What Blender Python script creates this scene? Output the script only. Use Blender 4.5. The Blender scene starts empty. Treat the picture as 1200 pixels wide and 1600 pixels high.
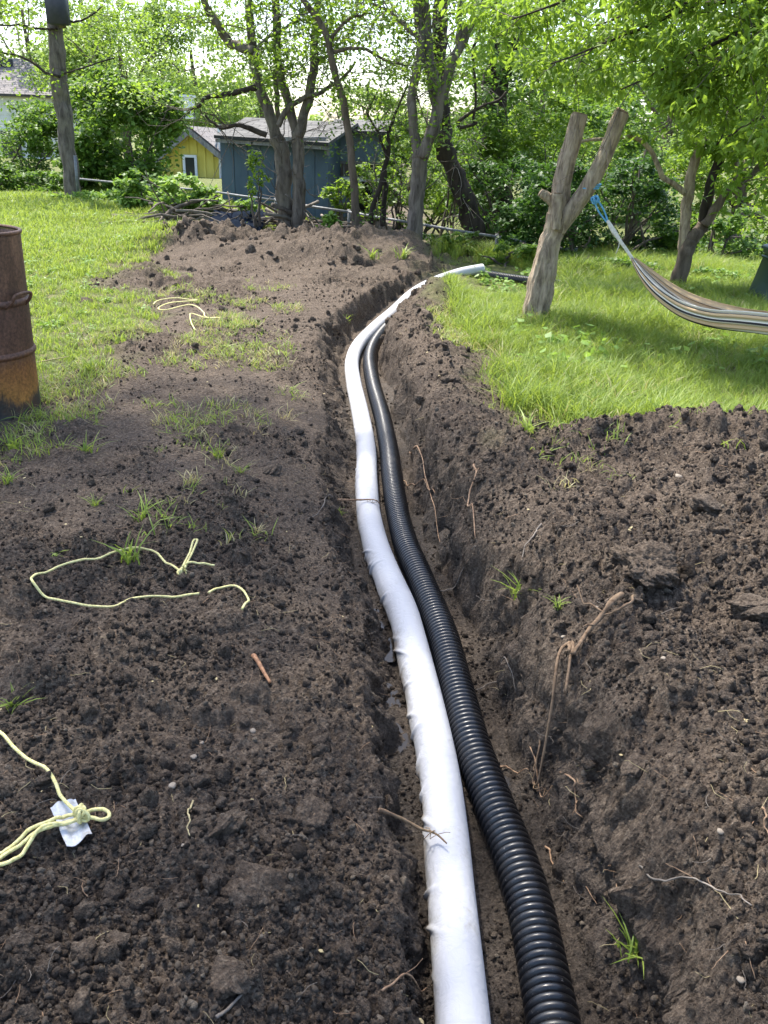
import bpy, math, random
import numpy as np
from mathutils import Vector, Matrix, Euler

# ------------------------------------------------------------------ camera, sky, sun, exposure
SC = bpy.context.scene
COL = SC.collection
CAM_H = 1.5
FPX = 1300.0                                   # focal length for a 1200 x 1600 picture
TILT = math.atan(575.0 / FPX)
ROLL = math.radians(2.0)
cam_data = bpy.data.cameras.new('camera')
cam = bpy.data.objects.new('camera', cam_data)
COL.objects.link(cam)
cam_data.sensor_fit = 'VERTICAL'
cam_data.sensor_height = 24.0
cam_data.lens = 24.0 * FPX / 1600.0
cam_data.clip_start = 0.05
cam_data.clip_end = 2000.0
CAM_R = (Matrix.Rotation(math.pi / 2 - TILT, 3, 'X') @ Matrix.Rotation(ROLL, 3, 'Z'))
cam.matrix_world = Matrix.Translation((0, 0, CAM_H)) @ CAM_R.to_4x4()
SC.camera = cam

SUN_AZ = math.radians(-32)                     # from straight ahead (+Y), negative = left
SUN_EL = math.radians(62)
world = bpy.data.worlds.new('World')
SC.world = world
world.use_nodes = True
wn = world.node_tree.nodes
bg = wn['Background']
sky_tex = wn.new('ShaderNodeTexSky')
sky_tex.sky_type = 'NISHITA'
sky_tex.sun_disc = False
sky_tex.sun_elevation = SUN_EL
sky_tex.sun_rotation = SUN_AZ
sky_tex.dust_density = 2.2
sky_tex.air_density = 1.0
bg.inputs['Strength'].default_value = 0.15
world.node_tree.links.new(sky_tex.outputs[0], bg.inputs['Color'])

sun_data = bpy.data.lights.new('sun', 'SUN')
sun_data.energy = 3.5
sun_data.angle = math.radians(1.0)
sun_data.color = (1.0, 0.95, 0.87)
sun = bpy.data.objects.new('sun', sun_data)
COL.objects.link(sun)
sdir = Vector((math.sin(SUN_AZ) * math.cos(SUN_EL), math.cos(SUN_AZ) * math.cos(SUN_EL), math.sin(SUN_EL)))
sun.rotation_euler = sdir.to_track_quat('Z', 'Y').to_euler()
sun.location = (-6, 12, 20)

SC.view_settings.view_transform = 'Standard'
SC.view_settings.look = 'None'
SC.view_settings.exposure = 1.62
SC.view_settings.gamma = 1.0
SC.view_settings.use_curve_mapping = False
SC.render.engine = 'CYCLES'
SC.cycles.max_bounces = 6
SC.cycles.diffuse_bounces = 3
SC.cycles.glossy_bounces = 3
SC.cycles.transmission_bounces = 4
SC.cycles.transparent_max_bounces = 4
SC.cycles.use_denoising = True

# ------------------------------------------------------------------ numeric helpers
RNG = np.random.default_rng(7)
PI = math.pi


def ray(px, py):
    v = CAM_R @ Vector(((px - 600) / FPX, -(py - 800) / FPX, -1.0))
    return np.array(v)


def at(px, py, Y):
    """world point that stands Y metres ahead"""
    r = ray(px, py)
    k = Y / r[1]
    return np.array([r[0] * k, Y, CAM_H + r[2] * k])


def onz(px, py, z=0.0):
    r = ray(px, py)
    k = (z - CAM_H) / r[2]
    return np.array([r[0] * k, r[1] * k, z])


def onground_many(pix):
    """points where the sight lines through picture points meet the ground"""
    R = np.array([ray(a, b) for a, b in pix])
    z = np.zeros(len(R))
    for k in range(7):
        t = (z - CAM_H) / R[:, 2]
        x, y = R[:, 0] * t, R[:, 1] * t
        z = 0.4 * z + 0.6 * soil_parts(x, y)[0]
    return np.stack([x, y, H(x, y)], 1)


def onground(px, py):
    return onground_many([(px, py)])[0]


def hash01(ix, iy, seed):
    with np.errstate(over='ignore'):
        h = (ix.astype(np.int64) * 374761393 + iy.astype(np.int64) * 668265263 + int(seed) * 974634777).astype(np.uint32)
        h = (h ^ (h >> np.uint32(13))) * np.uint32(1274126177)
        h = (h ^ (h >> np.uint32(15))) * np.uint32(2246822519)
        h = h ^ (h >> np.uint32(16))
    return h.astype(np.float32) / np.float32(4294967295.0)


def vnoise(x, y, seed=0):
    ix = np.floor(x); iy = np.floor(y)
    fx = (x - ix).astype(np.float32); fy = (y - iy).astype(np.float32)
    ix = ix.astype(np.int64); iy = iy.astype(np.int64)
    ux = fx * fx * fx * (fx * (fx * 6 - 15) + 10)
    uy = fy * fy * fy * (fy * (fy * 6 - 15) + 10)
    a = hash01(ix, iy, seed); b = hash01(ix + 1, iy, seed)
    c = hash01(ix, iy + 1, seed); d = hash01(ix + 1, iy + 1, seed)
    return ((a + (b - a) * ux) * (1 - uy) + (c + (d - c) * ux) * uy) * 2 - 1


def fbm(x, y, octv=4, seed=0, gain=0.5):
    s = 0.0; amp = 1.0; tot = 0.0
    for k in range(octv):
        s = s + amp * vnoise(x * (2.03 ** k) + 17.3 * k, y * (2.03 ** k) - 9.1 * k, seed + k * 13)
        tot += amp; amp *= gain
    return s / tot


def pnoise(x, y, seed=0):
    ix = np.floor(x); iy = np.floor(y)
    fx = (x - ix).astype(np.float32); fy = (y - iy).astype(np.float32)
    ix = ix.astype(np.int64); iy = iy.astype(np.int64)
    ux = fx * fx * fx * (fx * (fx * 6 - 15) + 10)
    uy = fy * fy * fy * (fy * (fy * 6 - 15) + 10)
    def g(ox, oy):
        a = hash01(ix + ox, iy + oy, seed) * np.float32(6.2831853)
        return np.cos(a) * (fx - ox) + np.sin(a) * (fy - oy)
    a = g(0, 0); b = g(1, 0); c = g(0, 1); d = g(1, 1)
    return ((a + (b - a) * ux) * (1 - uy) + (c + (d - c) * ux) * uy) * 1.5


def billow(x, y, octv, seed, gain=0.5):
    """rounded lumps with sharp creases between them"""
    s = 0.0; amp = 1.0; tot = 0.0
    ca, sa = 0.8, 0.6
    for k in range(octv):
        s = s + amp * np.abs(pnoise(x, y, seed + 7 * k))
        tot += amp; amp *= gain
        x, y = (ca * x - sa * y) * 2.07 + 5.3, (sa * x + ca * y) * 2.07 - 3.1
    return s / tot


def sstep(a, b, x):
    t = np.clip((x - a) / (b - a), 0, 1)
    return t * t * (3 - 2 * t)


def clods(x, y, cell, seed, prob, rmin, rmax, flat=0.75):
    """union of lumpy half-buried clods, as a height"""
    wx = x + 0.32 * cell * fbm(x / cell * 1.7, y / cell * 1.7, 2, seed + 91)
    wy = y + 0.32 * cell * fbm(x / cell * 1.7 + 40, y / cell * 1.7 + 11, 2, seed + 92)
    ix = np.floor(wx / cell).astype(np.int64); iy = np.floor(wy / cell).astype(np.int64)
    h = np.zeros_like(x)
    for ox in (-1, 0, 1):
        for oy in (-1, 0, 1):
            cx = ix + ox; cy = iy + oy
            r1 = hash01(cx, cy, seed); r2 = hash01(cx, cy, seed + 1); r3 = hash01(cx, cy, seed + 2); r4 = hash01(cx, cy, seed + 3)
            px_ = (cx + 0.5 + 0.9 * (r1 - 0.5)) * cell
            py_ = (cy + 0.5 + 0.9 * (r2 - 0.5)) * cell
            r = cell * (rmin + (rmax - rmin) * r3 * r3)
            ang = r4 * 6.28
            dx = wx - px_; dy = wy - py_
            ca = np.cos(ang); sa = np.sin(ang)
            du = (dx * ca + dy * sa); dv = (-dx * sa + dy * ca) * (1.0 + 0.7 * r2)
            dd = (np.abs(du) ** 2.6 + np.abs(dv) ** 2.6) ** (1 / 2.6)
            q = np.clip(1 - (dd / r) ** 2, 0, 1)
            hh = np.sqrt(q) * r * flat * (0.55 + 0.7 * r1)
            h = np.maximum(h, np.where(r4 < prob, hh, 0))
    return h


# ------------------------------------------------------------------ terrain
TR_PIX = [(800, 1600, -.31), (770, 1425, -.31), (730, 1250, -.31), (706, 1162, -.31), (686, 1075, -.31), (664, 987, -.31),
          (630, 900, -.31), (610, 850, -.31), (600, 800, -.31), (593, 700, -.31), (583, 650, -.31), (570, 600, -.31),
          (564, 560, -.30), (576, 530, -.28), (603, 500, -.25), (642, 470, -.20), (672, 450, -.13), (715, 430, -.04), (738, 422, 0.02)]
_tr = np.array([onz(a, b, c) for a, b, c in TR_PIX])
_tr = np.vstack([[_tr[0][0] + 1.1, -4.0, -.31], [_tr[0][0] + .12, 0.4, -.31], _tr])
_fine_y = np.linspace(-4, _tr[-1][1], 600)
_fine_x = np.interp(_fine_y, _tr[:, 1], _tr[:, 0])
_k = np.ones(9) / 9
_fine_x = np.convolve(np.pad(_fine_x, 4, mode='edge'), _k, 'valid')
_fine_z = np.interp(_fine_y, _tr[:, 1], _tr[:, 2])
_fine_s = np.gradient(_fine_x, _fine_y)
TR_END = float(_tr[-1][1])


def trench_s(x, y):
    xc = np.interp(y, _fine_y, _fine_x)
    sl = np.interp(y, _fine_y, _fine_s)
    return (x - xc) / np.sqrt(1 + sl * sl)


_lb = np.array([onz(*p)[:2] for p in [(20, 640), (75, 600), (180, 560), (225, 490), (205, 445), (235, 405), (300, 385), (352, 368)]])
_rb = np.array([onz(*p)[:2] for p in [(1300, 705), (1000, 700), (860, 688), (775, 640), (735, 560), (700, 490), (688, 440), (700, 420)]])


def grass_mask(x, y):
    """1 deep in a lawn, 0 on bare soil"""
    n = 0.55 * fbm(x * 1.6, y * 1.1, 3, 5) + 0.22 * fbm(x * 6, y * 5, 2, 8)
    o = np.argsort(_lb[:, 1])
    xl = np.interp(y, _lb[o, 1], _lb[o, 0], left=-60.0)
    dl = np.where(y < _lb[o, 1][0], np.minimum(-(_lb[o, 1][0] - y) * 1.2, _lb[o, 0][0] - x), xl - x)
    dl = np.where(y > _lb[:, 1].max(), np.minimum(-1.4 - x, 50), dl)
    o = np.argsort(_rb[:, 1])
    xr = np.interp(y, _rb[o, 1], _rb[o, 0])
    dr = np.where(y < _rb[o, 1][0], np.minimum(-(_rb[o, 1][0] - y), x - 1.0), x - xr)
    d = np.maximum(dl, dr)
    return sstep(-0.35, 0.55, d + n), d


def macro(x, y):
    z = 0.05 * fbm(x * 0.35, y * 0.3, 2, 21)
    z = z + 0.30 * sstep(9, 22, y) * sstep(0.5, -4, x)
    z = z - 0.25 * sstep(12.5, 17, y) * sstep(-3, 1.5, x)
    # spoil heap on the right of the trench
    s = trench_s(x, y)
    crest = 4.05 + 0.10 * fbm(x * 1.5, x * 0 + 3.3, 2, 4) - 0.10 * sstep(1.2, 0.5, x)
    prof_y = sstep(-1.0, 3.3, y) * sstep(crest + 0.75, crest - 0.05, y)
    lat = sstep(0.28, 1.25, s)
    hp = (0.15 + 0.19 * prof_y) * sstep(crest + 0.75, crest - 0.05, y) * lat
    hp = hp * (0.82 + 0.45 * fbm(x * 1.1, y * 1.1, 3, 33))
    z = z + np.where(s > 0, hp, 0)
    # lip of soil along both rims
    lipr = np.exp(-((s - 0.50) / 0.22) ** 2) * (0.10 + .05 * sstep(5.5, 4, y) + 0.09 * fbm(x * 2 + 9, y * 1.3, 2, 41)) * sstep(0.3, 1.6, y) * sstep(11.4, 10.2, y)
    lipl = np.exp(-((s + 0.48) / 0.26) ** 2) * (0.02 + 0.035 * fbm(x * 2, y * 1.3, 2, 42)) * sstep(11.6, 10.4, y)
    z = z + lipr + lipl
    z = z - 0.15 * np.exp(-((s + 0.22) / 0.42) ** 2) * (s < 0.2) * sstep(7.2, 5.4, y)
    z = z + 0.16 * np.exp(-(((x - 0.42) / .28) ** 2 + ((y - 8.9) / .5) ** 2)) * sstep(.3, .5, s)
    # far mound
    m = 0.34 * np.exp(-(((x + 1.0) / 1.5) ** 2 + ((y - 11.9) / 1.0) ** 2))
    m = m + 0.24 * np.exp(-(((x - 0.25) / 0.75) ** 2 + ((y - 12.9) / 0.9) ** 2))
    m = m + 0.22 * np.exp(-(((x + 2.9) / 1.1) ** 2 + ((y - 12.3) / 0.9) ** 2))
    m = m + 0.30 * np.exp(-(((x + 0.2) / 0.45) ** 2 + ((y - 14.2) / 0.5) ** 2))
    m = 1.08 * m * (0.85 + 0.75 * fbm(x * 1.5, y * 1.5, 3, 77))
    z = z + m * sstep(-0.32, -0.7, s)
    z = z + m * np.where(y > TR_END, 1 - sstep(-0.32, -0.7, s), 0) * sstep(1.0, 0.2, x)
    return z


HOLES = [(onz(830, 965, -.05), .075, .10), (onz(720, 810, -.05), .08, .10), (onz(295, 462), .16, .22), (onz(570, 425), .16, .28), (onz(135, 470), .07, .1)]


def soil_parts(x, y):
    gm, gd = grass_mask(x, y)
    s = trench_s(x, y)
    base = macro(x, y)
    on = sstep(TR_END + 0.25, TR_END - 0.9, y)
    fz = np.interp(y, _fine_y, _fine_z)
    wob = 0.05 * fbm(x * 3, y * 2.2, 3, 51) + 0.025 * fbm(x * 11, y * 9, 2, 52)
    wl = 0.19 + wob
    wr = 0.175 + wob * 1.3 + 0.02 * fbm(x * 0 + 1, y * 1.4, 2, 53)
    ww_l = 0.09 + 0.10 * sstep(2, 5, y) * sstep(9, 7, y)
    ww_r = 0.11 + 0.03 * sstep(3.2, 1.2, y) + 0.05 * fbm(x * 0 + 2, y * 2.2, 2, 54)
    t = np.where(s < 0, np.clip((-s - wl) / ww_l, 0, 1), np.clip((s - wr) / ww_r, 0, 1))
    wall = t * t * (3 - 2 * t)
    wall = np.where(t > 0, 0.55 * wall + 0.45 * t, 0)
    floor = np.minimum(fz, base - 0.01) + 0.012 * fbm(x * 5, y * 4, 3, 55)
    cut = (1 - wall) * on
    z = base * (1 - cut) + floor * cut
    return z, gm, gd, s, wall, cut, t


def smooth_patch(x, y):
    """trodden, wet parts of the soil on the left"""
    n = fbm(x * 0.9, y * 0.8, 3, 63)
    a = sstep(0.0, 0.40, n + 0.32 * sstep(-0.3, -1.2, x) * sstep(7.0, 5.5, y))
    return np.where(trench_s(x, y) < -0.35, a, 0.12)


def full(x, y):
    x = np.asarray(x, dtype=np.float64); y = np.asarray(y, dtype=np.float64)
    z, gm, gd, s, wall, cut, t = soil_parts(x, y)
    fade = 1 - sstep(13.5, 17.0, y)
    sm = smooth_patch(x, y)
    rough = (1 - 0.70 * sm) * (1 - 0.85 * gm) * (1 - 0.62 * cut * (t <= 0.02))
    rough = rough * fade * (1 + 0.45 * sstep(8, 11, y))
    heap = np.where(s > 0.3, 0.35 + sstep(1.6, 4.0, y) * 0.35, 0) * sstep(5.4, 4.6, y)
    far = sstep(8.0, 10.5, y)
    wx = x + 0.03 * fbm(x * 7, y * 7, 3, 191); wy = y + 0.03 * fbm(x * 7 + 50, y * 7, 3, 192)
    patch = sstep(-0.35, 0.35, fbm(x * 1.9, y * 1.9, 3, 195))
    bare = fade * (1 - .85 * gm)
    d = 0.020 * fbm(x * 2.3, y * 2.3, 3, 71) * (0.6 + rough)
    d = d + rough * (0.065 + 0.075 * far + .04 * heap) * (billow(wx * 3.1, wy * 3.1, 3, 211, .55) - .25)
    d = d + rough * (0.35 + .65 * patch) * 0.052 * (billow(wx * 9.5, wy * 9.5, 3, 221, .6) - .2)
    d = d + (0.3 + 0.7 * rough) * bare * (0.4 + .6 * patch) * (0.036 + .030 * (s > .2)) * (billow(x * 22, y * 22, 4, 231, .66) - .2)
    d = d + rough * (0.7 + heap + .35 * far) * clods(wx, wy, 0.27, 101, 0.22 + 0.10 * heap + .1 * far, 0.16, 0.46, 0.60)
    d = d + rough * 0.9 * clods(wx, wy, 0.115, 121, 0.36, 0.18, 0.55, 0.66)
    d = d + (0.25 + 0.75 * rough) * bare * clods(wx, wy, 0.05, 141, 0.4, 0.2, 0.55, 0.7)
    d = d + (0.35 + .65 * rough) * bare * 0.010 * fbm(x * 60, y * 60, 3, 181, 0.7)
    # track marks of the digger, pressed across the soil
    for cx, cy, sx, sy, ph in ((-0.85, 8.0, .40, 1.5, 0.3), (1.05, 7.0, .35, 1.3, 1.2)):
        w = np.exp(-(((x - cx - .1 * (y - cy)) / sx) ** 4 + ((y - cy) / sy) ** 4))
        d = d * (1 - 0.75 * w) + w * 0.012 * np.sin(y * 2 * PI / 0.17 + ph + 1.5 * x)
    for c, r, dep in HOLES:
        q = np.sqrt((x - c[0]) ** 2 + ((y - c[1]) * 0.9) ** 2) / r + 0.3 * fbm(x * 9, y * 9, 2, 31)
        z = z - dep * sstep(1.1, 0.7, q)
    d = d * np.where(t <= 0.0, 0.75, 1)
    return z + d, gm, s, wall, cut, sm, t


def H(x, y):
    return full(np.asarray(x, float), np.asarray(y, float))[0]


# ------------------------------------------------------------------ scene helpers
def mesh_from(name, verts, faces_quads=None, faces_tris=None, smooth=True, attrs=None):
    me = bpy.data.meshes.new(name)
    nv = len(verts)
    fq = np.zeros((0, 4), np.int32) if faces_quads is None or len(faces_quads) == 0 else np.asarray(faces_quads, np.int32)
    ft = np.zeros((0, 3), np.int32) if faces_tris is None or len(faces_tris) == 0 else np.asarray(faces_tris, np.int32)
    me.vertices.add(nv)
    me.vertices.foreach_set('co', np.asarray(verts, np.float32).ravel())
    nl = fq.size + ft.size
    me.loops.add(nl)
    me.loops.foreach_set('vertex_index', np.concatenate([fq.ravel(), ft.ravel()]))
    nf = len(fq) + len(ft)
    me.polygons.add(nf)
    st = np.concatenate([np.arange(len(fq)) * 4, fq.size + np.arange(len(ft)) * 3]).astype(np.int32)
    me.polygons.foreach_set('loop_start', st)
    me.polygons.foreach_set('use_smooth', np.full(nf, smooth, dtype=bool))
    if attrs:
        for k, v in attrs.items():
            v = np.asarray(v, np.float32)
            if v.ndim == 1:
                a = me.attributes.new(k, 'FLOAT', 'POINT'); a.data.foreach_set('value', v)
            else:
                a = me.attributes.new(k, 'FLOAT_VECTOR', 'POINT'); a.data.foreach_set('vector', v.ravel())
    me.update(calc_edges=True)
    return me


class MB:
    """collects pieces of ONE mesh"""
    def __init__(self):
        self.v = []; self.q = []; self.t = []; self.n = 0; self.a = []

    def add(self, v, q=None, t=None, a=0.0):
        v = np.asarray(v, float)
        if q is not None and len(q): self.q.append(np.asarray(q, int) + self.n)
        if t is not None and len(t): self.t.append(np.asarray(t, int) + self.n)
        self.v.append(v); self.n += len(v)
        self.a.append(np.full(len(v), a, float) if np.isscalar(a) else np.asarray(a, float))

    def build(self, name, mat, parent=None, smooth=True, local=None):
        v = np.vstack(self.v)
        if parent is not None:
            v = v - np.array(parent['_org']) if '_org' in parent else v
        me = mesh_from(name, v, np.vstack(self.q) if self.q else None, np.vstack(self.t) if self.t else None, smooth,
                       {'tint': np.concatenate(self.a)})
        o = bpy.data.objects.new(name, me)
        COL.objects.link(o)
        if mat: me.materials.append(mat)
        if parent is not None:
            o.parent = parent
            if '_org' in parent: o['_org'] = parent['_org']
        return o


ORG = {}


def thing(name, loc, label, cat, group=None, kind=None):
    o = bpy.data.objects.new(name, None)
    COL.objects.link(o)
    o.location = loc
    o['_org'] = [float(c) for c in loc]
    o.empty_display_size = 0.1
    return tag(o, label, cat, group, kind)


def tag(o, label=None, cat=None, group=None, kind=None):
    if label: o['label'] = label
    if cat: o['category'] = cat
    if group: o['group'] = group
    if kind: o['kind'] = kind
    return o


def catmull(pts, n):
    p = np.asarray(pts, float)
    if len(p) == 2:
        return p[0] + (p[1] - p[0]) * np.linspace(0, 1, n)[:, None]
    e = np.vstack([2 * p[0] - p[1], p, 2 * p[-1] - p[-2]])
    m = len(p) - 1
    tt = np.linspace(0, m, n)
    i = np.clip(np.floor(tt).astype(int), 0, m - 1)
    u = (tt - i)[:, None]
    a, b, c, d = e[i], e[i + 1], e[i + 2], e[i + 3]
    return 0.5 * ((2 * b) + (-a + c) * u + (2 * a - 5 * b + 4 * c - d) * u * u + (-a + 3 * b - 3 * c + d) * u ** 3)


def frames(p):
    t = np.gradient(p, axis=0)
    t /= np.linalg.norm(t, axis=1)[:, None] + 1e-9
    n = np.zeros_like(p)
    ref = np.array([0, 0, 1.0]) if abs(t[0][2]) < 0.9 else np.array([1.0, 0, 0])
    v = np.cross(t[0], ref); v /= np.linalg.norm(v)
    n[0] = v
    for i in range(1, len(p)):
        v = n[i - 1] - t[i] * np.dot(n[i - 1], t[i])
        n[i] = v / (np.linalg.norm(v) + 1e-9)
    b = np.cross(t, n)
    return t, n, b


def tube(mb, path, rad, seg=8, cap=True, bump=0.0, seed=0, a=0.0, furrow=0.0):
    p = np.asarray(path, float); N = len(p)
    r = np.interp(np.linspace(0, 1, N), np.linspace(0, 1, len(np.atleast_1d(rad))), np.atleast_1d(rad))
    t, n, b = frames(p)
    th = np.arange(seg) / seg * 2 * PI
    R = np.repeat(r[:, None], seg, 1)
    if bump:
        I, J = np.meshgrid(np.arange(N), np.arange(seg), indexing='ij')
        R = R * (1 + bump * vnoise(np.cos(th)[None, :] * 1.6 + I * .35 + seed * 3.1, np.sin(th)[None, :] * 1.6 + I * 0.21 + seed, seed))
    if furrow:
        sl = np.concatenate([[0], np.cumsum(np.linalg.norm(np.diff(p, axis=0), axis=1))])[:, None]
        cx, cy = np.cos(th)[None, :], np.sin(th)[None, :]
        k = 3.2
        u_ = k * cx + .25 * np.sin(sl * 7 + seed) + sl * .5; w_ = k * cy + sl * 1.3
        rdg = np.abs(pnoise(u_ + seed, w_ * 1.0 + seed, seed)) + .55 * np.abs(pnoise(u_ * 2.3, w_ * 2.1 + 9, seed + 3)) + .35 * np.abs(pnoise(u_ * 4.6, w_ * 4.6, seed + 5))
        knot = fbm(cx * 1.3 + seed, cy * 1.3 + sl * 3, 2, seed + 8)
        R = R * (1 + furrow * (rdg - .35) + .5 * furrow * knot)
    v = p[:, None, :] + R[..., None] * (np.cos(th)[None, :, None] * n[:, None, :] + np.sin(th)[None, :, None] * b[:, None, :])
    v = v.reshape(-1, 3)
    i = np.arange(N - 1)[:, None] * seg; j = np.arange(seg)[None, :]
    j2 = (j + 1) % seg
    q = np.stack([i + j, i + j2, i + seg + j2, i + seg + j], -1).reshape(-1, 4)
    tr = []
    if cap:
        v = np.vstack([v, p[0], p[-1]])
        c0 = N * seg; c1 = c0 + 1
        tr = [[c0, (k + 1) % seg, k] for k in range(seg)] + [[c1, (N - 1) * seg + k, (N - 1) * seg + (k + 1) % seg] for k in range(seg)]
    mb.add(v, q, tr, a)


def box(mb, c, size, rot=None, a=0.0, taper=1.0):
    s = np.array(size) / 2.0
    v = np.array([[x, y, z] for z in (-1, 1) for y in (-1, 1) for x in (-1, 1)], float)
    v[v[:, 2] > 0, :2] *= taper
    v = v * s
    if rot is not None:
        v = v @ np.array(Euler(rot).to_matrix()).T
    v = v + np.array(c)
    q = [[0, 2, 3, 1], [4, 5, 7, 6], [0, 1, 5, 4], [2, 6, 7, 3], [0, 4, 6, 2], [1, 3, 7, 5]]
    mb.add(v, q, None, a)


def prism(mb, poly, depth_vec, a=0.0):
    p = np.asarray(poly, float); n = len(p)
    v = np.vstack([p, p + np.asarray(depth_vec, float)])
    q = [[i, (i + 1) % n, n + (i + 1) % n, n + i] for i in range(n)]
    t = [[0, i + 1, i] for i in range(1, n - 1)] + [[n, n + i, n + i + 1] for i in range(1, n - 1)]
    mb.add(v, q, t, a)


# ------------------------------------------------------------------ materials
def new_mat(name):
    m = bpy.data.materials.new(name)
    m.use_nodes = True
    nt = m.node_tree
    return m, nt, nt.nodes['Principled BSDF'], nt.nodes['Material Output']


def N(nt, typ, **kw):
    n = nt.nodes.new(typ)
    for k, v in kw.items():
        if k.startswith('i_'):
            n.inputs[k[2:].replace('_', ' ')].default_value = v
        else:
            setattr(n, k, v)
    return n


def noise_tex(nt, scale, detail=6, rough=0.6, coord=None, dist=0.0):
    n = N(nt, 'ShaderNodeTexNoise')
    n.inputs['Scale'].default_value = scale
    n.inputs['Detail'].default_value = detail
    n.inputs['Roughness'].default_value = rough
    n.inputs['Distortion'].default_value = dist
    if coord is not None: nt.links.new(coord, n.inputs['Vector'])
    return n


def ramp(nt, fac, stops, interp='LINEAR'):
    r = N(nt, 'ShaderNodeValToRGB')
    cr = r.color_ramp
    cr.interpolation = interp
    while len(cr.elements) < len(stops): cr.elements.new(0.5)
    for e, (p, c) in zip(cr.elements, stops):
        e.position = p
        e.color = (c[0], c[1], c[2], 1) if not np.isscalar(c) else (c, c, c, 1)
    nt.links.new(fac, r.inputs['Fac'])
    return r


def mixc(nt, fac, a, b, typ='MIX'):
    m = N(nt, 'ShaderNodeMix', data_type='RGBA', blend_type=typ)
    for s, v in ((0, fac), (6, a), (7, b)):
        if hasattr(v, 'is_linked') or hasattr(v, 'links'):
            nt.links.new(v, m.inputs[s])
        else:
            m.inputs[s].default_value = v if np.isscalar(v) else (*v[:3], 1)
    return m.outputs[2]


def mathn(nt, op, a, b=0.0, clamp=False):
    m = N(nt, 'ShaderNodeMath', operation=op, use_clamp=clamp)
    for s, v in ((0, a), (1, b)):
        if hasattr(v, 'links'): nt.links.new(v, m.inputs[s])
        else: m.inputs[s].default_value = v
    return m.outputs[0]


def bumpn(nt, height, strength, dist, normal=None):
    b = N(nt, 'ShaderNodeBump')
    b.inputs['Strength'].default_value = strength
    b.inputs['Distance'].default_value = dist
    nt.links.new(height, b.inputs['Height'])
    if normal is not None: nt.links.new(normal, b.inputs['Normal'])
    return b.outputs[0]


def attr(nt, name):
    return N(nt, 'ShaderNodeAttribute', attribute_name=name)


def simple(name, c1, c2, scale=8.0, rough=0.7, bump=0.0, bdist=0.01, metallic=0.0, detail=6, stretch=None, spec=0.5, lo=0.35, hi=0.65):
    m, nt, bs, out = new_mat(name)
    tc = N(nt, 'ShaderNodeTexCoord')
    co = tc.outputs['Object']
    if stretch:
        mp = N(nt, 'ShaderNodeMapping'); mp.inputs['Scale'].default_value = stretch
        nt.links.new(co, mp.inputs['Vector']); co = mp.outputs[0]
    n = noise_tex(nt, scale, detail, 0.62, co)
    r = ramp(nt, n.outputs['Fac'], [(lo, c1), (hi, c2)])
    nt.links.new(r.outputs[0], bs.inputs['Base Color'])
    bs.inputs['Roughness'].default_value = rough
    bs.inputs['Metallic'].default_value = metallic
    bs.inputs['Specular IOR Level'].default_value = spec
    if bump:
        nt.links.new(bumpn(nt, n.outputs['Fac'], bump, bdist), bs.inputs['Normal'])
    return m


def leaf_mat(name, dark, light, trans=0.45, tcol=None, rough=0.5):
    m, nt, bs, out = new_mat(name)
    at_ = attr(nt, 'tint')
    oi = N(nt, 'ShaderNodeObjectInfo')
    f = mathn(nt, 'ADD', at_.outputs['Fac'], mathn(nt, 'MULTIPLY', mathn(nt, 'SUBTRACT', oi.outputs['Random'], 0.5), 0.25), True)
    r = ramp(nt, f, [(0.0, dark), (1.0, light)])
    nt.links.new(r.outputs[0], bs.inputs['Base Color'])
    bs.inputs['Roughness'].default_value = rough
    bs.inputs['Specular IOR Level'].default_value = 0.35
    tr = N(nt, 'ShaderNodeBsdfTranslucent')
    tc = mixc(nt, 0.45, r.outputs[0], tcol if tcol else (light[0] * 1.3, light[1] * 1.25, light[2] * 0.6))
    nt.links.new(tc, tr.inputs['Color'])
    mx = N(nt, 'ShaderNodeMixShader')
    mx.inputs[0].default_value = trans
    nt.links.new(bs.outputs[0], mx.inputs[1]); nt.links.new(tr.outputs[0], mx.inputs[2])
    nt.links.new(mx.outputs[0], out.inputs['Surface'])
    return m


def bark_mat(name, c1, c2, scale=18, bump=0.8, bdist=0.02):
    m, nt, bs, out = new_mat(name)
    tc = N(nt, 'ShaderNodeTexCoord')
    mp = N(nt, 'ShaderNodeMapping'); mp.inputs['Scale'].default_value = (1, 1, 0.22)
    nt.links.new(tc.outputs['Object'], mp.inputs['Vector'])
    n = noise_tex(nt, scale, 8, 0.65, mp.outputs[0], 0.6)
    n2 = noise_tex(nt, scale * 0.17, 4, 0.6, tc.outputs['Object'])
    r = ramp(nt, n.outputs['Fac'], [(0.32, c1), (0.62, c2)])
    lichen = ramp(nt, n2.outputs['Fac'], [(0.52, 0.0), (0.68, 0.5)])
    c = mixc(nt, lichen.outputs[0], r.outputs[0], (c2[0] * 1.15, c2[1] * 1.2, c2[2] * 1.05))
    nt.links.new(c, bs.inputs['Base Color'])
    bs.inputs['Roughness'].default_value = 0.9
    bs.inputs['Specular IOR Level'].default_value = 0.2
    nt.links.new(bumpn(nt, n.outputs['Fac'], bump, bdist), bs.inputs['Normal'])
    return m


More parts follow.
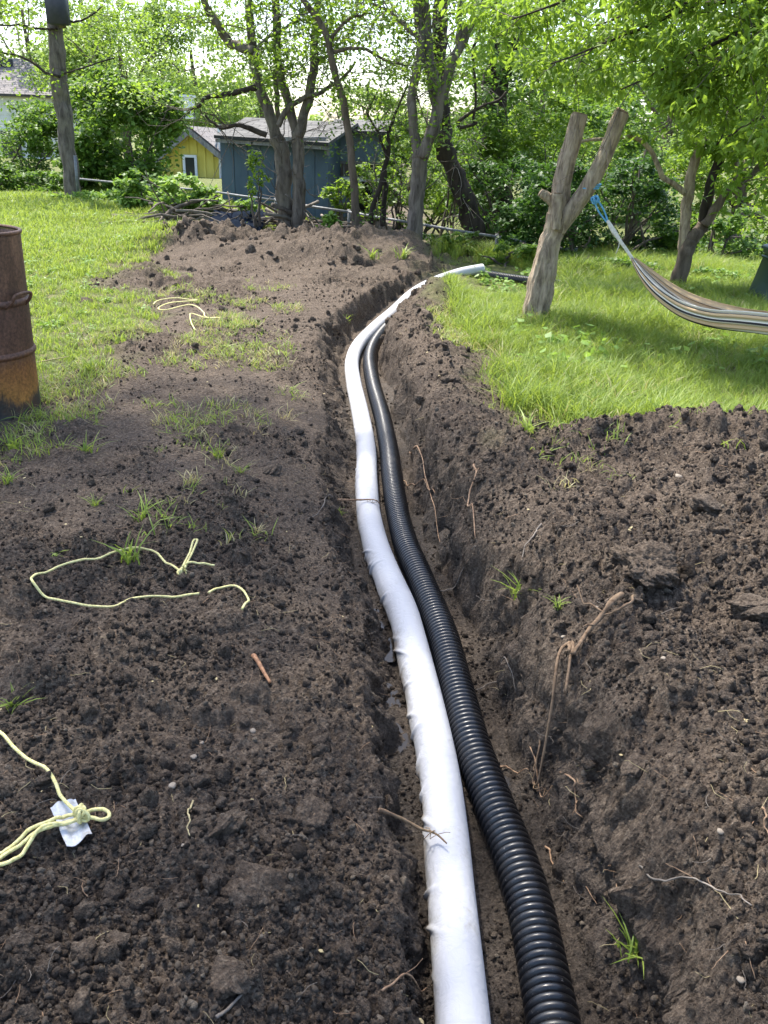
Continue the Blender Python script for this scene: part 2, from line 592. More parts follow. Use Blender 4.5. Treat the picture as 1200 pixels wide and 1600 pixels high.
def soil_mat():
    m, nt, bs, out = new_mat('soil')
    tc = N(nt, 'ShaderNodeTexCoord'); co = tc.outputs['Object']
    big = noise_tex(nt, 1.3, 4, 0.6, co)
    mid = noise_tex(nt, 9, 6, 0.65, co)
    fine = noise_tex(nt, 70, 8, 0.72, co)
    grit = N(nt, 'ShaderNodeTexVoronoi'); grit.inputs['Scale'].default_value = 110
    nt.links.new(co, grit.inputs['Vector'])
    grit2 = N(nt, 'ShaderNodeTexVoronoi'); grit2.inputs['Scale'].default_value = 300
    nt.links.new(co, grit2.inputs['Vector'])
    moist = attr(nt, 'moist').outputs['Fac']
    ga = attr(nt, 'lawn').outputs['Fac']
    dry_col = ramp(nt, fine.outputs['Fac'], [(0.27, (0.036, 0.0255, 0.0175)), (0.50, (0.108, 0.080, 0.058)), (0.72, (0.27, 0.213, 0.157))])
    wet_col = ramp(nt, fine.outputs['Fac'], [(0.28, (0.019, 0.0150, 0.0115)), (0.54, (0.070, 0.0555, 0.043)), (0.76, (0.19, 0.153, 0.119))])
    f = mathn(nt, 'ADD', mathn(nt, 'MULTIPLY', big.outputs['Fac'], 0.55), mathn(nt, 'MULTIPLY', mid.outputs['Fac'], 0.6))
    f = mathn(nt, 'SUBTRACT', mathn(nt, 'ADD', f, moist), 0.5, True)
    fr = ramp(nt, f, [(0.22, 0.0), (0.66, 1.0)])
    c = mixc(nt, fr.outputs[0], dry_col.outputs[0], wet_col.outputs[0])
    # pale crumbs and bits of root
    sp = ramp(nt, grit.outputs['Distance'], [(0.0, 1.0), (0.12, 0.0)])
    gate = ramp(nt, noise_tex(nt, 23, 3, 0.6, co).outputs['Fac'], [(0.54, 0.0), (0.62, 1.0)])
    c = mixc(nt, mathn(nt, 'MULTIPLY', sp.outputs[0], mathn(nt, 'MULTIPLY', gate.outputs[0], 0.55)), c, (0.26, 0.2, 0.14))
    turf = ramp(nt, mid.outputs['Fac'], [(0.3, (0.06, 0.07, 0.022)), (0.55, (0.13, 0.15, 0.04)), (0.72, (0.22, 0.18, 0.09))])
    c = mixc(nt, ga, c, turf.outputs[0])
    nt.links.new(c, bs.inputs['Base Color'])
    rr = ramp(nt, fr.outputs[0], [(0.0, 0.95), (0.7, 0.78), (1.0, 0.50)])
    nt.links.new(rr.outputs[0], bs.inputs['Roughness'])
    bs.inputs['Specular IOR Level'].default_value = 0.3
    cr = noise_tex(nt, 26, 6, 0.7, co)
    b0 = bumpn(nt, cr.outputs['Fac'], 0.85, 0.04)
    b1 = bumpn(nt, fine.outputs['Fac'], 1.0, 0.014, b0)
    b2 = bumpn(nt, grit.outputs['Distance'], 0.55, 0.006, b1)
    b3 = bumpn(nt, grit2.outputs['Distance'], 0.4, 0.003, b2)
    nt.links.new(b3, bs.inputs['Normal'])
    return m


M = {}
M['soil'] = soil_mat()
M['clod_old'] = simple('clod', (0.030, 0.022, 0.016), (0.10, 0.077, 0.058), 45, 0.92, 0.9, 0.012, spec=0.25, lo=.3, hi=.75)
def crumb_mat():
    m, nt, bs, out = new_mat('crumb')
    oi = N(nt, 'ShaderNodeObjectInfo')
    tc = N(nt, 'ShaderNodeTexCoord'); n = noise_tex(nt, 2.2, 6, .7, tc.outputs['Object'])
    r = ramp(nt, oi.outputs['Random'], [(0.0, (0.036, 0.027, 0.020)), (0.5, (0.080, 0.060, 0.045)), (0.88, (0.15, 0.115, 0.086)), (1.0, (0.34, 0.28, 0.21))])
    v = ramp(nt, n.outputs['Fac'], [(.3, .6), (.7, 1.35)])
    nt.links.new(mixc(nt, 1.0, r.outputs[0], v.outputs[0], 'MULTIPLY'), bs.inputs['Base Color'])
    bs.inputs['Roughness'].default_value = .92; bs.inputs['Specular IOR Level'].default_value = .25
    nt.links.new(bumpn(nt, n.outputs['Fac'], .8, .3), bs.inputs['Normal'])
    return m


M['clod'] = crumb_mat()
M['clod_pale'] = simple('clod_pale', (0.07, 0.054, 0.04), (0.19, 0.155, 0.12), 40, 0.92, 0.8, 0.01, spec=0.25)
M['stone'] = simple('stone', (0.15, 0.12, 0.09), (0.32, 0.27, 0.21), 30, 0.8, 0.3, 0.004)
M['root'] = bark_mat('root', (0.09, 0.055, 0.032), (0.24, 0.165, 0.105), 60, 0.6, 0.004)
M['rootlet'] = simple('rootlet', (0.16, 0.09, 0.05), (0.34, 0.22, 0.13), 60, 0.8)
M['straw'] = simple('straw', (0.28, 0.22, 0.11), (0.46, 0.38, 0.2), 60, 0.8)
M['orange_wood'] = simple('orange_wood', (0.16, 0.075, 0.035), (0.42, 0.21, 0.10), 70, 0.7, 0.4, 0.003, stretch=(1, 1, .2))
M['bark_grey'] = bark_mat('bark_grey', (0.055, 0.045, 0.036), (0.21, 0.175, 0.145), 14, 1.0, .03)
M['bark_brown'] = bark_mat('bark_brown', (0.05, 0.037, 0.027), (0.17, 0.13, 0.097), 14)
M['bark_dark'] = bark_mat('bark_dark', (0.018, 0.014, 0.011), (0.06, 0.046, 0.036), 14)
M['bark_pale'] = bark_mat('bark_pale', (0.115, 0.083, 0.057), (0.46, 0.36, 0.255), 24, 1.0, 0.03)
M['cut_wood'] = simple('cut_wood', (0.16, 0.11, 0.07), (0.34, 0.25, 0.16), 30, 0.85, 0.4, 0.004)
M['twig'] = simple('twig', (0.055, 0.043, 0.034), (0.15, 0.12, 0.095), 12, 0.9)
M['dead_twig'] = simple('dead_twig', (0.10, 0.085, 0.07), (0.26, 0.22, 0.18), 9, 0.9)
M['leaf_bright'] = leaf_mat('leaf_bright', (0.085, 0.165, 0.02), (0.24, 0.36, 0.048), 0.54)
M['leaf_mid'] = leaf_mat('leaf_mid', (0.048, 0.11, 0.018), (0.15, 0.26, 0.04), 0.48)
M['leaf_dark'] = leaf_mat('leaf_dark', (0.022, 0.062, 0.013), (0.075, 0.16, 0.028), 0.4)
M['leaf_far'] = leaf_mat('leaf_far', (0.11, 0.20, 0.04), (0.26, 0.37, 0.09), 0.5)
M['grass'] = leaf_mat('grass', (0.085, 0.165, 0.02), (0.30, 0.385, 0.075), 0.47)
M['grass_dry'] = leaf_mat('grass_dry', (0.22, 0.21, 0.08), (0.46, 0.41, 0.22), 0.35)
M['weed'] = leaf_mat('weed', (0.09, 0.19, 0.03), (0.26, 0.40, 0.08), 0.42)

# ------------------------------------------------------------------ ground: one sheet, fine near, coarse to the horizon
def build_ground():
    ys = [-30, -20, -14, -10, -7, -5, -3.5, -2.5, -1.8, -1.2, -0.7, -0.3]
    ys += list(np.linspace(0.0, 0.95, 40))
    ys += list(np.exp(np.linspace(math.log(0.96), math.log(15.0), 860)))
    ys += list(np.exp(np.linspace(math.log(15.1), math.log(900.0), 90)))
    ys = np.array(ys)
    # columns are denser where the trench, heap and soil are
    u = np.linspace(-1, 1, 821)
    u = np.concatenate([[-30, -12, -6, -3.5, -2.2, -1.5, -1.2, -1.06], u, [1.06, 1.2, 1.5, 2.2, 3.5, 6, 12, 30]])
    hw = 1.35 + 0.545 * np.clip(ys, 0.0, 60) + 0.2 * np.clip(-ys, 0, 100)
    X = u[None, :] * hw[:, None]
    Y = np.repeat(ys[:, None], len(u), 1)
    z, gm, s, wall, cut, sm, t = full(X.ravel(), Y.ravel())
    x = X.ravel().copy(); y = Y.ravel().copy()
    # rag the steep faces sideways, so that walls are not smooth ramps
    steep = np.clip(4 * t * (1 - t), 0, 1) * (cut > 0)
    sgn = np.sign(s)
    x = x - sgn * steep * (0.055 * fbm(y * 9, z * 11, 4, 301, .6) + 0.016 * fbm(y * 45, z * 45, 2, 302))
    y = y + steep * 0.02 * fbm(x * 15 + z * 12, y * 15, 2, 303)
    moist = 0.50 * (1 - t) * (cut > 0.02) + 0.12 * sm + 0.22 * fbm(x * 1.1, y * 1.1, 3, 311)
    moist = moist + 0.03 * (s < -.2) * sstep(6.5, 4.0, y) - 0.22 * sstep(4.5, 8.5, y) - 0.12 * (s > .4) * sstep(2.6, 1.2, y)
    n1, n2 = X.shape
    i = np.arange(n1 - 1)[:, None] * n2; j = np.arange(n2 - 1)[None, :]
    q = np.stack([i + j, i + j + 1, i + n2 + j + 1, i + n2 + j], -1).reshape(-1, 4)
    me = mesh_from('ground', np.stack([x, y, z], 1), q, None, True, {'moist': moist, 'lawn': gm * 0.9 + 0.1 * sstep(16, 20, y)})
    me.materials.append(M['soil'])
    o = bpy.data.objects.new('ground', me); COL.objects.link(o)
    tag(o, 'dug dark brown garden soil with trench, spoil heaps and lawn edges', None, None, 'structure')
    return o


ground = build_ground()

# puddles on the trench floor
def puddle(px, py, rx, ry, rot, label):
    c = onz(px, py, -.30)
    gx, gy = np.meshgrid(np.linspace(-rx, rx, 12), np.linspace(-ry, ry, 24))
    zz = float(np.percentile(H(c[0] + gx.ravel(), c[1] + gy.ravel()), 36))
    th = np.linspace(0, 2 * PI, 40, endpoint=False)
    rr = 1 + 0.35 * vnoise(np.cos(th) * 1.7 + px, np.sin(th) * 1.7 + py, 3)
    p = np.stack([rx * rr * np.cos(th), ry * rr * np.sin(th), 0 * th], 1)
    cr, sr = math.cos(rot), math.sin(rot)
    p = np.stack([p[:, 0] * cr - p[:, 1] * sr, p[:, 0] * sr + p[:, 1] * cr, p[:, 2]], 1) + np.array([c[0], c[1], zz])
    mb = MB(); mb.add(np.vstack([p, [c[0], c[1], zz]]), None, [[40, k, (k + 1) % 40] for k in range(40)])
    o = mb.build('puddle', M['water'])
    tag(o, label, None, None, 'structure')


m, nt, bs, out = new_mat('water')
bs.inputs['Base Color'].default_value = (0.03, 0.025, 0.02, 1)
bs.inputs['Roughness'].default_value = 0.04
bs.inputs['IOR'].default_value = 1.33
_w = noise_tex(nt, 25, 3, .5)
nt.links.new(bumpn(nt, _w.outputs['Fac'], 0.04, 0.01), bs.inputs['Normal'])
M['water'] = m
puddle(617, 1158, .06, .07, .12, 'brightest small puddle left of the white pipe, below its middle')
puddle(610, 1090, .055, .08, .12, 'muddy puddle left of the white pipe, second from the brightest one')
puddle(598, 1020, .05, .09, .10, 'narrow wet pool left of the white pipe, third up the trench')
puddle(590, 970, .045, .08, .10, 'thin wet pool left of the white pipe, farthest up the trench')
puddle(792, 1225, .05, .08, .1, 'small puddle right of the black pipe')


# ------------------------------------------------------------------ the two drain pipes
def pipe_path(pix, ztab, n=900):
    pts = [onz(a, b, zz) for (a, b), zz in zip(pix, ztab)]
    d = pts[0] - pts[1]; d /= np.linalg.norm(d)
    pts = [np.array([pts[0][0] + .20, -0.9, pts[0][2]]), pts[0] + d * .45] + pts
    p = catmull(pts, 1500)
    k = np.ones(15) / 15
    p = np.stack([np.convolve(np.pad(p[:, c], 7, mode='edge'), k, 'valid') for c in range(3)], 1)
    s = np.concatenate([[0], np.cumsum(np.linalg.norm(np.diff(p, axis=0), axis=1))])
    return p, s


def side_frames(p):
    t = np.gradient(p, axis=0); t /= np.linalg.norm(t, axis=1)[:, None]
    up = np.array([0, 0, 1.0])
    sd = np.cross(t, up); sd /= np.linalg.norm(sd, axis=1)[:, None]
    u = np.cross(sd, t)
    return t, sd, u


def loft(P, sd, u, R, seg):
    th = np.arange(seg) / seg * 2 * PI
    v = P[:, None, :] + R[..., None] * (np.cos(th)[None, :, None] * sd[:, None, :] + np.sin(th)[None, :, None] * u[:, None, :])
    n = len(P)
    i = np.arange(n - 1)[:, None] * seg; j = np.arange(seg)[None, :]; j2 = (j + 1) % seg
    q = np.stack([i + j, i + j2, i + seg + j2, i + seg + j], -1).reshape(-1, 4)
    return v.reshape(-1, 3), q


WHITE_PIX = [(724, 1600), (706, 1400), (698, 1300), (686, 1200), (666, 1100), (642, 1000), (628, 950), (606, 900), (587, 850),
             (576, 800), (573, 750), (572, 700), (564, 650), (553, 600), (550, 565), (561, 538), (587, 511), (615, 487), (640, 463),
             (663, 448), (690, 436), (722, 426), (754, 420)]
WHITE_Z = [-.25] * 14 + [-.25, -.24, -.20, -.15, -.09, -.02, .05, .11, .15]
BLACK_PIX = [(865, 1600), (830, 1425), (803, 1337), (769, 1250), (737, 1162), (714, 1075), (690, 987), (655, 900), (634, 850),
             (621, 800), (613, 750), (607, 700), (597, 650), (583, 600), (578, 560), (590, 530), (616, 501), (642, 477),
             (664, 458), (686, 443), (708, 432), (732, 427), (755, 429), (785, 434), (830, 440), (900, 448), (1000, 458)]
BLACK_Z = [-.25] * 15 + [-.24, -.21, -.16, -.08, 0.0, .06, .08, .05, .04, .03, .03, .03]

m, nt, bs, out = new_mat('white_sock')
tc = N(nt, 'ShaderNodeTexCoord')
n1 = noise_tex(nt, 9, 7, 0.65, tc.outputs['Object'])
n2 = noise_tex(nt, 60, 5, 0.7, tc.outputs['Object'])
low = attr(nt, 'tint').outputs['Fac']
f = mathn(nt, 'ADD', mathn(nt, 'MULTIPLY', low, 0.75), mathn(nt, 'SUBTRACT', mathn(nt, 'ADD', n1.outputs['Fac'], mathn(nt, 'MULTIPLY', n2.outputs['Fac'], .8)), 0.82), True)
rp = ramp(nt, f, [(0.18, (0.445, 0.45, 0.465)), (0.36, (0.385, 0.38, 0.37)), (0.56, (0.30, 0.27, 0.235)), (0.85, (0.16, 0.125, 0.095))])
nt.links.new(rp.outputs[0], bs.inputs['Base Color'])
bs.inputs['Roughness'].default_value = 0.95
bs.inputs['Specular IOR Level'].default_value = 0.05
wv = noise_tex(nt, 500, 2, 0.5, tc.outputs['Object'])
cre = noise_tex(nt, 24, 4, 0.55, tc.outputs['Object'], 1.2)
bz = bumpn(nt, cre.outputs['Fac'], 0.22, 0.02)
nt.links.new(bumpn(nt, wv.outputs['Fac'], 0.15, 0.002, bz), bs.inputs['Normal'])
M['sock'] = m


def build_white():
    p, s = pipe_path(WHITE_PIX, WHITE_Z)
    tot = s[-1]
    st = np.concatenate([np.arange(0, 4.6, 0.006), np.arange(4.6, tot - .001, 0.016), [tot]])
    P = np.stack([np.interp(st, s, p[:, c]) for c in range(3)], 1)
    t, sd, u = side_frames(P)
    seg = 60
    th = np.arange(seg) / seg * 2 * PI
    TH, S = np.meshgrid(th, st)
    r0 = 0.0605
    R = r0 * np.ones_like(TH)
    rng = np.random.default_rng(3)
    nz = vnoise(S * 7 + 3, S * 0 + 1.2, 5)
    near = sstep(6.0, 4.2, S)
    R *= 1 + 0.17 * np.exp(-((TH - math.radians(206)) / math.radians(20)) ** 2) * (0.55 + 0.6 * nz) * (0.35 + .65 * near)
    # puckers of loose cloth along the left edge
    pos = 0.0
    while pos < 6.2:
        pos += min(.26, .016 + rng.exponential(.065))
        amp = .03 + .16 * rng.random() ** 1.5 * (1.0 if pos < 4.7 else 0.4)
        wd = rng.uniform(0.005, 0.012)
        slant = rng.uniform(-0.13, 0.05)
        ext = math.radians(rng.uniform(18, 45) if rng.random() < .7 else rng.uniform(50, 80))
        dt = (math.radians(188) - TH)
        R *= 1 + amp * np.exp(-((S - pos - slant * dt) / (wd * (1 + .5 * np.abs(dt)))) ** 2) * np.exp(-(np.maximum(np.abs(dt) - .1, 0) / ext) ** 2)
    for pos in (1.42, 1.46, 2.35, 3.1):
        R *= 1 + 0.05 * np.exp(-((S - pos - .09 * (math.radians(180) - TH)) / .011) ** 2) * np.exp(-((TH - math.radians(150)) / math.radians(45)) ** 2)
    # the ribs of the pipe below show faintly through the cloth further up
    rib = (.25 + .75 * sstep(3.6, 4.3, S)) * (0.6 + .4 * vnoise(S * 2.1, S * 0, 9))
    R *= 1 + 0.010 * rib * np.sin(S * 2 * PI / 0.0215) * np.where(S < 6.2, 1, 0) + 0.010 * fbm(S * 6, TH * 1.2, 3, 15) * np.exp(-((TH - math.radians(200)) / math.radians(50)) ** 2)
    R *= np.where(np.sin(TH) < -.5, 0.95, 1.0)
    v, q = loft(P, sd, u, R, seg)
    n = len(P)
    # dirt clings low on the left flank
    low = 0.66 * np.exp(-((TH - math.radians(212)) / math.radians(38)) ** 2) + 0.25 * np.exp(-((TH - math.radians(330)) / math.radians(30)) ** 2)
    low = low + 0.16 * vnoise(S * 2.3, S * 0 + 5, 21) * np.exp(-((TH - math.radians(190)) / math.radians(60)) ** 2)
    root = thing('drain_pipe', P[200], 'long white cloth-wrapped drain pipe lying in the trench, left of the black one', 'drain pipe')
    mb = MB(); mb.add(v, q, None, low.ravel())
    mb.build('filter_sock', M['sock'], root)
    # open cut end: inner wall seen at the far tip
    mb = MB()
    e = P[-1]; tt = t[-1]
    tube(mb, [e - tt * .25, e - tt * .1, e + tt * .012], [.049, .049, .049], 28, False)
    tube(mb, [e - tt * .01, e + tt * .012], [.0595, .0585], 28, False)
    mb.build('pipe_core', M['pipe_white_core'], root)
    return root


M['pipe_white_core'] = simple('pipe_white_core', (0.5, 0.5, 0.5), (0.7, 0.7, 0.7), 20, 0.5)
m, nt, bs, out = new_mat('black_plastic')
tc = N(nt, 'ShaderNodeTexCoord')
n1 = noise_tex(nt, 14, 6, 0.65, tc.outputs['Object'])
n2 = noise_tex(nt, 160, 3, 0.6, tc.outputs['Object'])
c = ramp(nt, n1.outputs['Fac'], [(0.5, (0.0065, 0.0065, 0.0075)), (0.66, (0.014, 0.013, 0.012)), (0.80, (0.06, 0.05, 0.04))])
sp = ramp(nt, n2.outputs['Fac'], [(0.66, 0.0), (0.72, 1.0)])
cc = mixc(nt, mathn(nt, 'MULTIPLY', sp.outputs[0], 0.65), c.outputs[0], (0.22, 0.20, 0.18))
n3 = noise_tex(nt, 5, 7, 0.7, tc.outputs['Object'])
mud = ramp(nt, mathn(nt, 'ADD', attr(nt, 'tint').outputs['Fac'], mathn(nt, 'SUBTRACT', mathn(nt, 'MULTIPLY', n3.outputs['Fac'], 1.3), .65)), [(0.30, 0.0), (0.62, 0.85)])
cc = mixc(nt, mud.outputs[0], cc, (0.075, 0.056, 0.042))
nt.links.new(cc, bs.inputs['Base Color'])
rr = ramp(nt, n1.outputs['Fac'], [(0.3, 0.26), (0.7, 0.44)])
nt.links.new(rr.outputs[0], bs.inputs['Roughness'])
bs.inputs['Specular IOR Level'].default_value = 0.6
M['black_plastic'] = m


def build_black():
    p, s = pipe_path(BLACK_PIX, BLACK_Z)
    tot = s[-1]
    pitch = 0.0215
    k = 7
    nr = int(tot / pitch)
    st = np.arange(nr * k) * pitch / k
    ph = (np.arange(nr * k) % k) / k
    prof = np.array([-1.0, -0.55, 0.62, 0.95, 1.0, 0.95, 0.62])[np.arange(nr * k) % k]
    P = np.stack([np.interp(st, s, p[:, c]) for c in range(3)], 1)
    t, sd, u = side_frames(P)
    rr = 0.0545 + 0.0058 * prof
    rr = rr * (1 + 0.012 * vnoise(st * 3.0, st * 0, 4))
    seg = 40
    R = np.repeat(rr[:, None], seg, 1)
    v, q = loft(P, sd, u, R, seg)
    root = thing('drain_pipe', P[300], 'long bare black corrugated drain pipe lying in the trench beside the white one', 'drain pipe')
    th = np.arange(seg) / seg * 2 * PI
    groove = np.clip(-prof, 0, 1)[:, None] * .16
    side = .45 * np.exp(-((th - math.radians(270)) / math.radians(65)) ** 2)[None, :]
    mb = MB(); mb.add(v, q, None, (groove + side + 0 * R).ravel())
    mb.build('corrugated_tube', M['black_plastic'], root)
    return root


build_white(); build_black()

# ------------------------------------------------------------------ clods, stones, crumbs
def rock_mesh(name, seed, sub=2, rough=0.35, flat=0.75):
    import bmesh
    bm = bmesh.new()
    bmesh.ops.create_icosphere(bm, subdivisions=sub, radius=1.0)
    r = np.random.default_rng(seed)
    off = r.uniform(0, 50, 3)
    planes = r.normal(size=(7, 3)); planes /= np.linalg.norm(planes, axis=1)[:, None]
    pd = r.uniform(0.55, 0.95, 7)
    for v in bm.verts:
        c = np.array(v.co)
        for n_, d_ in zip(planes, pd):
            e = c @ n_ - d_
            if e > 0: c = c - n_ * e * 0.85
        k = 1 + rough * float(fbm(np.array([c[0] * 1.3 + off[0] + c[2]]), np.array([c[1] * 1.3 + off[1] - c[2] * .7]), 3, seed)[0])
        c = c * k * np.array([1, 0.85 + .2 * off[2] / 50, flat])
        v.co = c
    me = bpy.data.meshes.new(name)
    bm.to_mesh(me); bm.free()
    for p_ in me.polygons: p_.use_smooth = True
    return me


def place_mesh(name, me, loc, size, rot, mat):
    o = bpy.data.objects.new(name, me)
    COL.objects.link(o)
    if len(me.materials) == 0: me.materials.append(mat)
    o.location = loc; o.scale = (size,) * 3 if np.isscalar(size) else size
    o.rotation_euler = rot
    return o


def scatter(name, pts, rot, scl, idx, protos, label, cat, kind='stuff', part_of=None):
    """many small like pieces on a point cloud mesh (geometry nodes)"""
    c = bpy.data.collections.new(name + '_pieces')
    for o in protos: c.objects.link(o)
    me = bpy.data.meshes.new(name)
    me.vertices.add(len(pts)); me.vertices.foreach_set('co', np.asarray(pts, np.float32).ravel())
    a = me.attributes.new('rot', 'FLOAT_VECTOR', 'POINT'); a.data.foreach_set('vector', np.asarray(rot, np.float32).ravel())
    a = me.attributes.new('scl', 'FLOAT_VECTOR', 'POINT'); a.data.foreach_set('vector', np.asarray(scl, np.float32).ravel())
    a = me.attributes.new('idx', 'INT', 'POINT'); a.data.foreach_set('value', np.asarray(idx, np.int32))
    o = bpy.data.objects.new(name, me); COL.objects.link(o)
    g = bpy.data.node_groups.new(name, 'GeometryNodeTree')
    g.interface.new_socket('Geometry', in_out='INPUT', socket_type='NodeSocketGeometry')
    g.interface.new_socket('Geometry', in_out='OUTPUT', socket_type='NodeSocketGeometry')
    gi = g.nodes.new('NodeGroupInput'); go = g.nodes.new('NodeGroupOutput')
    ci = g.nodes.new('GeometryNodeCollectionInfo')
    ci.inputs['Collection'].default_value = c
    ci.inputs['Separate Children'].default_value = True
    ci.inputs['Reset Children'].default_value = True
    ip = g.nodes.new('GeometryNodeInstanceOnPoints')
    ip.inputs['Pick Instance'].default_value = True
    def na(nm, ty):
        n = g.nodes.new('GeometryNodeInputNamedAttribute'); n.data_type = ty; n.inputs['Name'].default_value = nm
        return n.outputs['Attribute']
    L = g.links.new
    L(gi.outputs[0], ip.inputs['Points']); L(ci.outputs[0], ip.inputs['Instance'])
    L(na('idx', 'INT'), ip.inputs['Instance Index']); L(na('scl', 'FLOAT_VECTOR'), ip.inputs['Scale'])
    e2r = g.nodes.new('FunctionNodeEulerToRotation')
    L(na('rot', 'FLOAT_VECTOR'), e2r.inputs[0]); L(e2r.outputs[0], ip.inputs['Rotation'])
    L(ip.outputs[0], go.inputs[0])
    md = o.modifiers.new('scatter', 'NODES'); md.node_group = g
    tag(o, label, cat, None, kind)
    return o


def proto(name, me, mat):
    if mat and len(me.materials) == 0: me.materials.append(mat)
    return bpy.data.objects.new(name, me)


def scatter_crumbs():
    r = np.random.default_rng(12)
    n = 240000
    y = np.exp(r.uniform(math.log(0.9), math.log(13.5), n))
    x = (r.uniform(-1, 1, n)) * (0.9 + 0.5 * y)
    z, gm, s, wall, cut, sm, t = full(x, y)
    lump = fbm(x * 1.8, y * 1.8, 3, 404)
    keep = (r.random(n) < (1 - gm) * (0.2 + 0.8 * (1 - sm)) * np.maximum(sstep(-0.5, 0.25, lump), .5 * (s > .2))) & ~((np.abs(s) < .2) & (t <= 0) & (r.random(n) < .45))
    x, y, z = x[keep], y[keep], z[keep]
    n = len(x)
    size = 0.0018 + 0.0085 * r.random(n) ** 5 + 0.0009 * y * r.random(n) ** 2
    big = r.random(n) < 0.012
    size = np.where(big, size * r.uniform(1.5, 2.3, n), size)
    protos = [proto('crumb_a%d' % k, rock_mesh('crumb_a%d' % k, 30 + k, 1 if k < 3 else 2, .75), M['clod'] if k not in (2,) else M['clod_pale']) for k in range(5)]
    idx = r.integers(0, 5, n)
    idx = np.where(big, 3 + r.integers(0, 2, n), idx)
    scatter('soil_crumbs', np.stack([x, y, z + size * .25], 1), r.uniform(0, 6.28, (n, 3)), np.repeat(size[:, None], 3, 1), idx,
            protos, 'loose dark soil crumbs scattered over the dug ground', 'soil')


scatter_crumbs()


CLEAR_PIX = [(112, 1284, .13), (95, 1262, .09), (128, 1300, .09), (60, 1203, .05), (30, 1187, .05), (0, 1345, .06), (40, 1325, .06), (75, 1310, .06), (160, 1288, .05), (410, 1050, .06), (400, 1035, .06), (420, 1070, .06),
             (312, 939, .05), (270, 941, .05), (210, 946, .05), (168, 951, .05), (120, 945, .05), (75, 940, .05), (54, 930, .05), (60, 916, .05), (95, 899, .05), (140, 886, .05), (190, 875, .05), (235, 867, .05), (262, 884, .05), (285, 897, .06),
             (303, 868, .05), (320, 895, .05), (340, 923, .05), (360, 920, .05), (385, 935, .05), (385, 960, .05), (955, 958, .06), (925, 985, .06), (905, 1015, .06), (893, 1045, .06), (884, 1080, .06), (858, 1115, .05)]
CLEAR = [(onz(a, b, 0.0 if a < 560 else .06), c) for a, b, c in CLEAR_PIX]


def not_clear(x, y, f=1.0):
    """False where cords, tag and roots lie on top of the soil"""
    k = np.ones(len(x), bool)
    for c, rad in CLEAR:
        k &= np.hypot(x - c[0], y - c[1]) > rad * f
    return k


def scatter_lumps():
    """fist-sized and smaller lumps of dug soil"""
    r = np.random.default_rng(222)
    pr = []
    for k in range(7):
        me = rock_mesh('lump_a%d' % k, 640 + k, 3, .55, .7)
        co = np.zeros(len(me.vertices) * 3, np.float32); me.vertices.foreach_get('co', co); co = co.reshape(-1, 3)
        a = co.astype(float)
        u1, v1 = a[:, 0] + a[:, 2] * .8 + k * 7, a[:, 1] - a[:, 2] * .7 + k * 3
        d = .6 * (billow(u1 * 1.3, v1 * 1.3, 3, 650 + k, .6) - .25) + .12 * fbm(u1 * 6, v1 * 6, 2, 655 + k)
        co = co * (1 + d)[:, None] * .04
        me.vertices.foreach_set('co', co.astype(np.float32).ravel())
        at_ = me.attributes.new('moist', 'FLOAT', 'POINT'); at_.data.foreach_set('value', np.full(len(me.vertices), [-.2, .0, .12, .25][k % 4], np.float32))
        pr.append(proto('lump_a%d' % k, me, M['soil']))
    n = 26000
    y = np.exp(r.uniform(math.log(1.0), math.log(14.5), n)); x = r.uniform(-1, 1, n) * (.9 + .5 * y)
    z, gm, s_, wall, cut, sm, t = full(x, y)
    rim = np.exp(-((np.abs(s_) - .42) / .16) ** 2) * .5
    mound = sstep(.06, .2, macro(x, y)) * sstep(8.5, 10.5, y) * 1.3
    heap = (s_ > .3) * (y < 5.2) * .40
    clump = sstep(-.15, .45, fbm(x * 1.3, y * 1.3, 3, 444))
    pr_ = np.maximum(np.maximum(rim, mound), np.maximum(heap, .13)) * (.15 + .85 * clump) * (1 - gm) * (1 - .7 * sm)
    pr_ = np.where((np.abs(s_) < .24) & (t <= 0.05) & (y < TR_END), 0, pr_)
    keep = (r.random(n) < pr_) & not_clear(x, y)
    x, y, z = x[keep], y[keep], z[keep]; n = len(x)
    sc = .16 + .42 * r.random(n) ** 2.2 + .9 * r.random(n) ** 9 + .055 * y * r.random(n)
    sc = np.where(y < 4.5, np.minimum(sc, .62 + .1 * r.random(n)), sc)
    sc = np.where(y > 9, sc * 1.6, sc)
    scatter('soil_lumps', np.stack([x, y, z + .006 * sc], 1), r.uniform(0, 6.28, (n, 3)), np.stack([sc] * 3, 1), r.integers(0, 7, n), pr, 'rough lumps of dug soil on the banks and mounds', 'soil')


scatter_lumps()

BIG_CLODS = [  # px, py, size px across, label
    (415, 1388, 100, 'large round matted clod near the bottom, left of the white pipe'),
    (1005, 905, 120, 'large flat slab of compacted soil on the spoil heap'),
    (1180, 955, 80, 'rounded clod beside the slab at the heap right edge'),
    (352, 1300, 60, 'pale brown flattened clod between paper tag and white pipe'),
    (490, 1285, 60, 'dark lump at the left trench rim below the twig'),
    (1100, 800, 46, 'dark clod high on the spoil heap'),
    (680, 505, 26, 'brown clod on the right trench lip at the far bend'),
    (655, 492, 30, 'largest dark clod at the far bend of the trench'),
    (425, 740, 34, 'small dark clod on the soil left of the trench'),
    (135, 472, 24, 'dark clod lying on the edge of the lawn'),
    (360, 1535, 60, 'lumpy wet clod at the bottom edge left of centre'),
    (180, 1470, 44, 'low dark clod under the yellow cord ends'),
    (700, 600, 34, 'dark clod on the right trench bank'),
    (985, 1250, 50, 'crumbly clod above the black pipe on the right bank'),
]


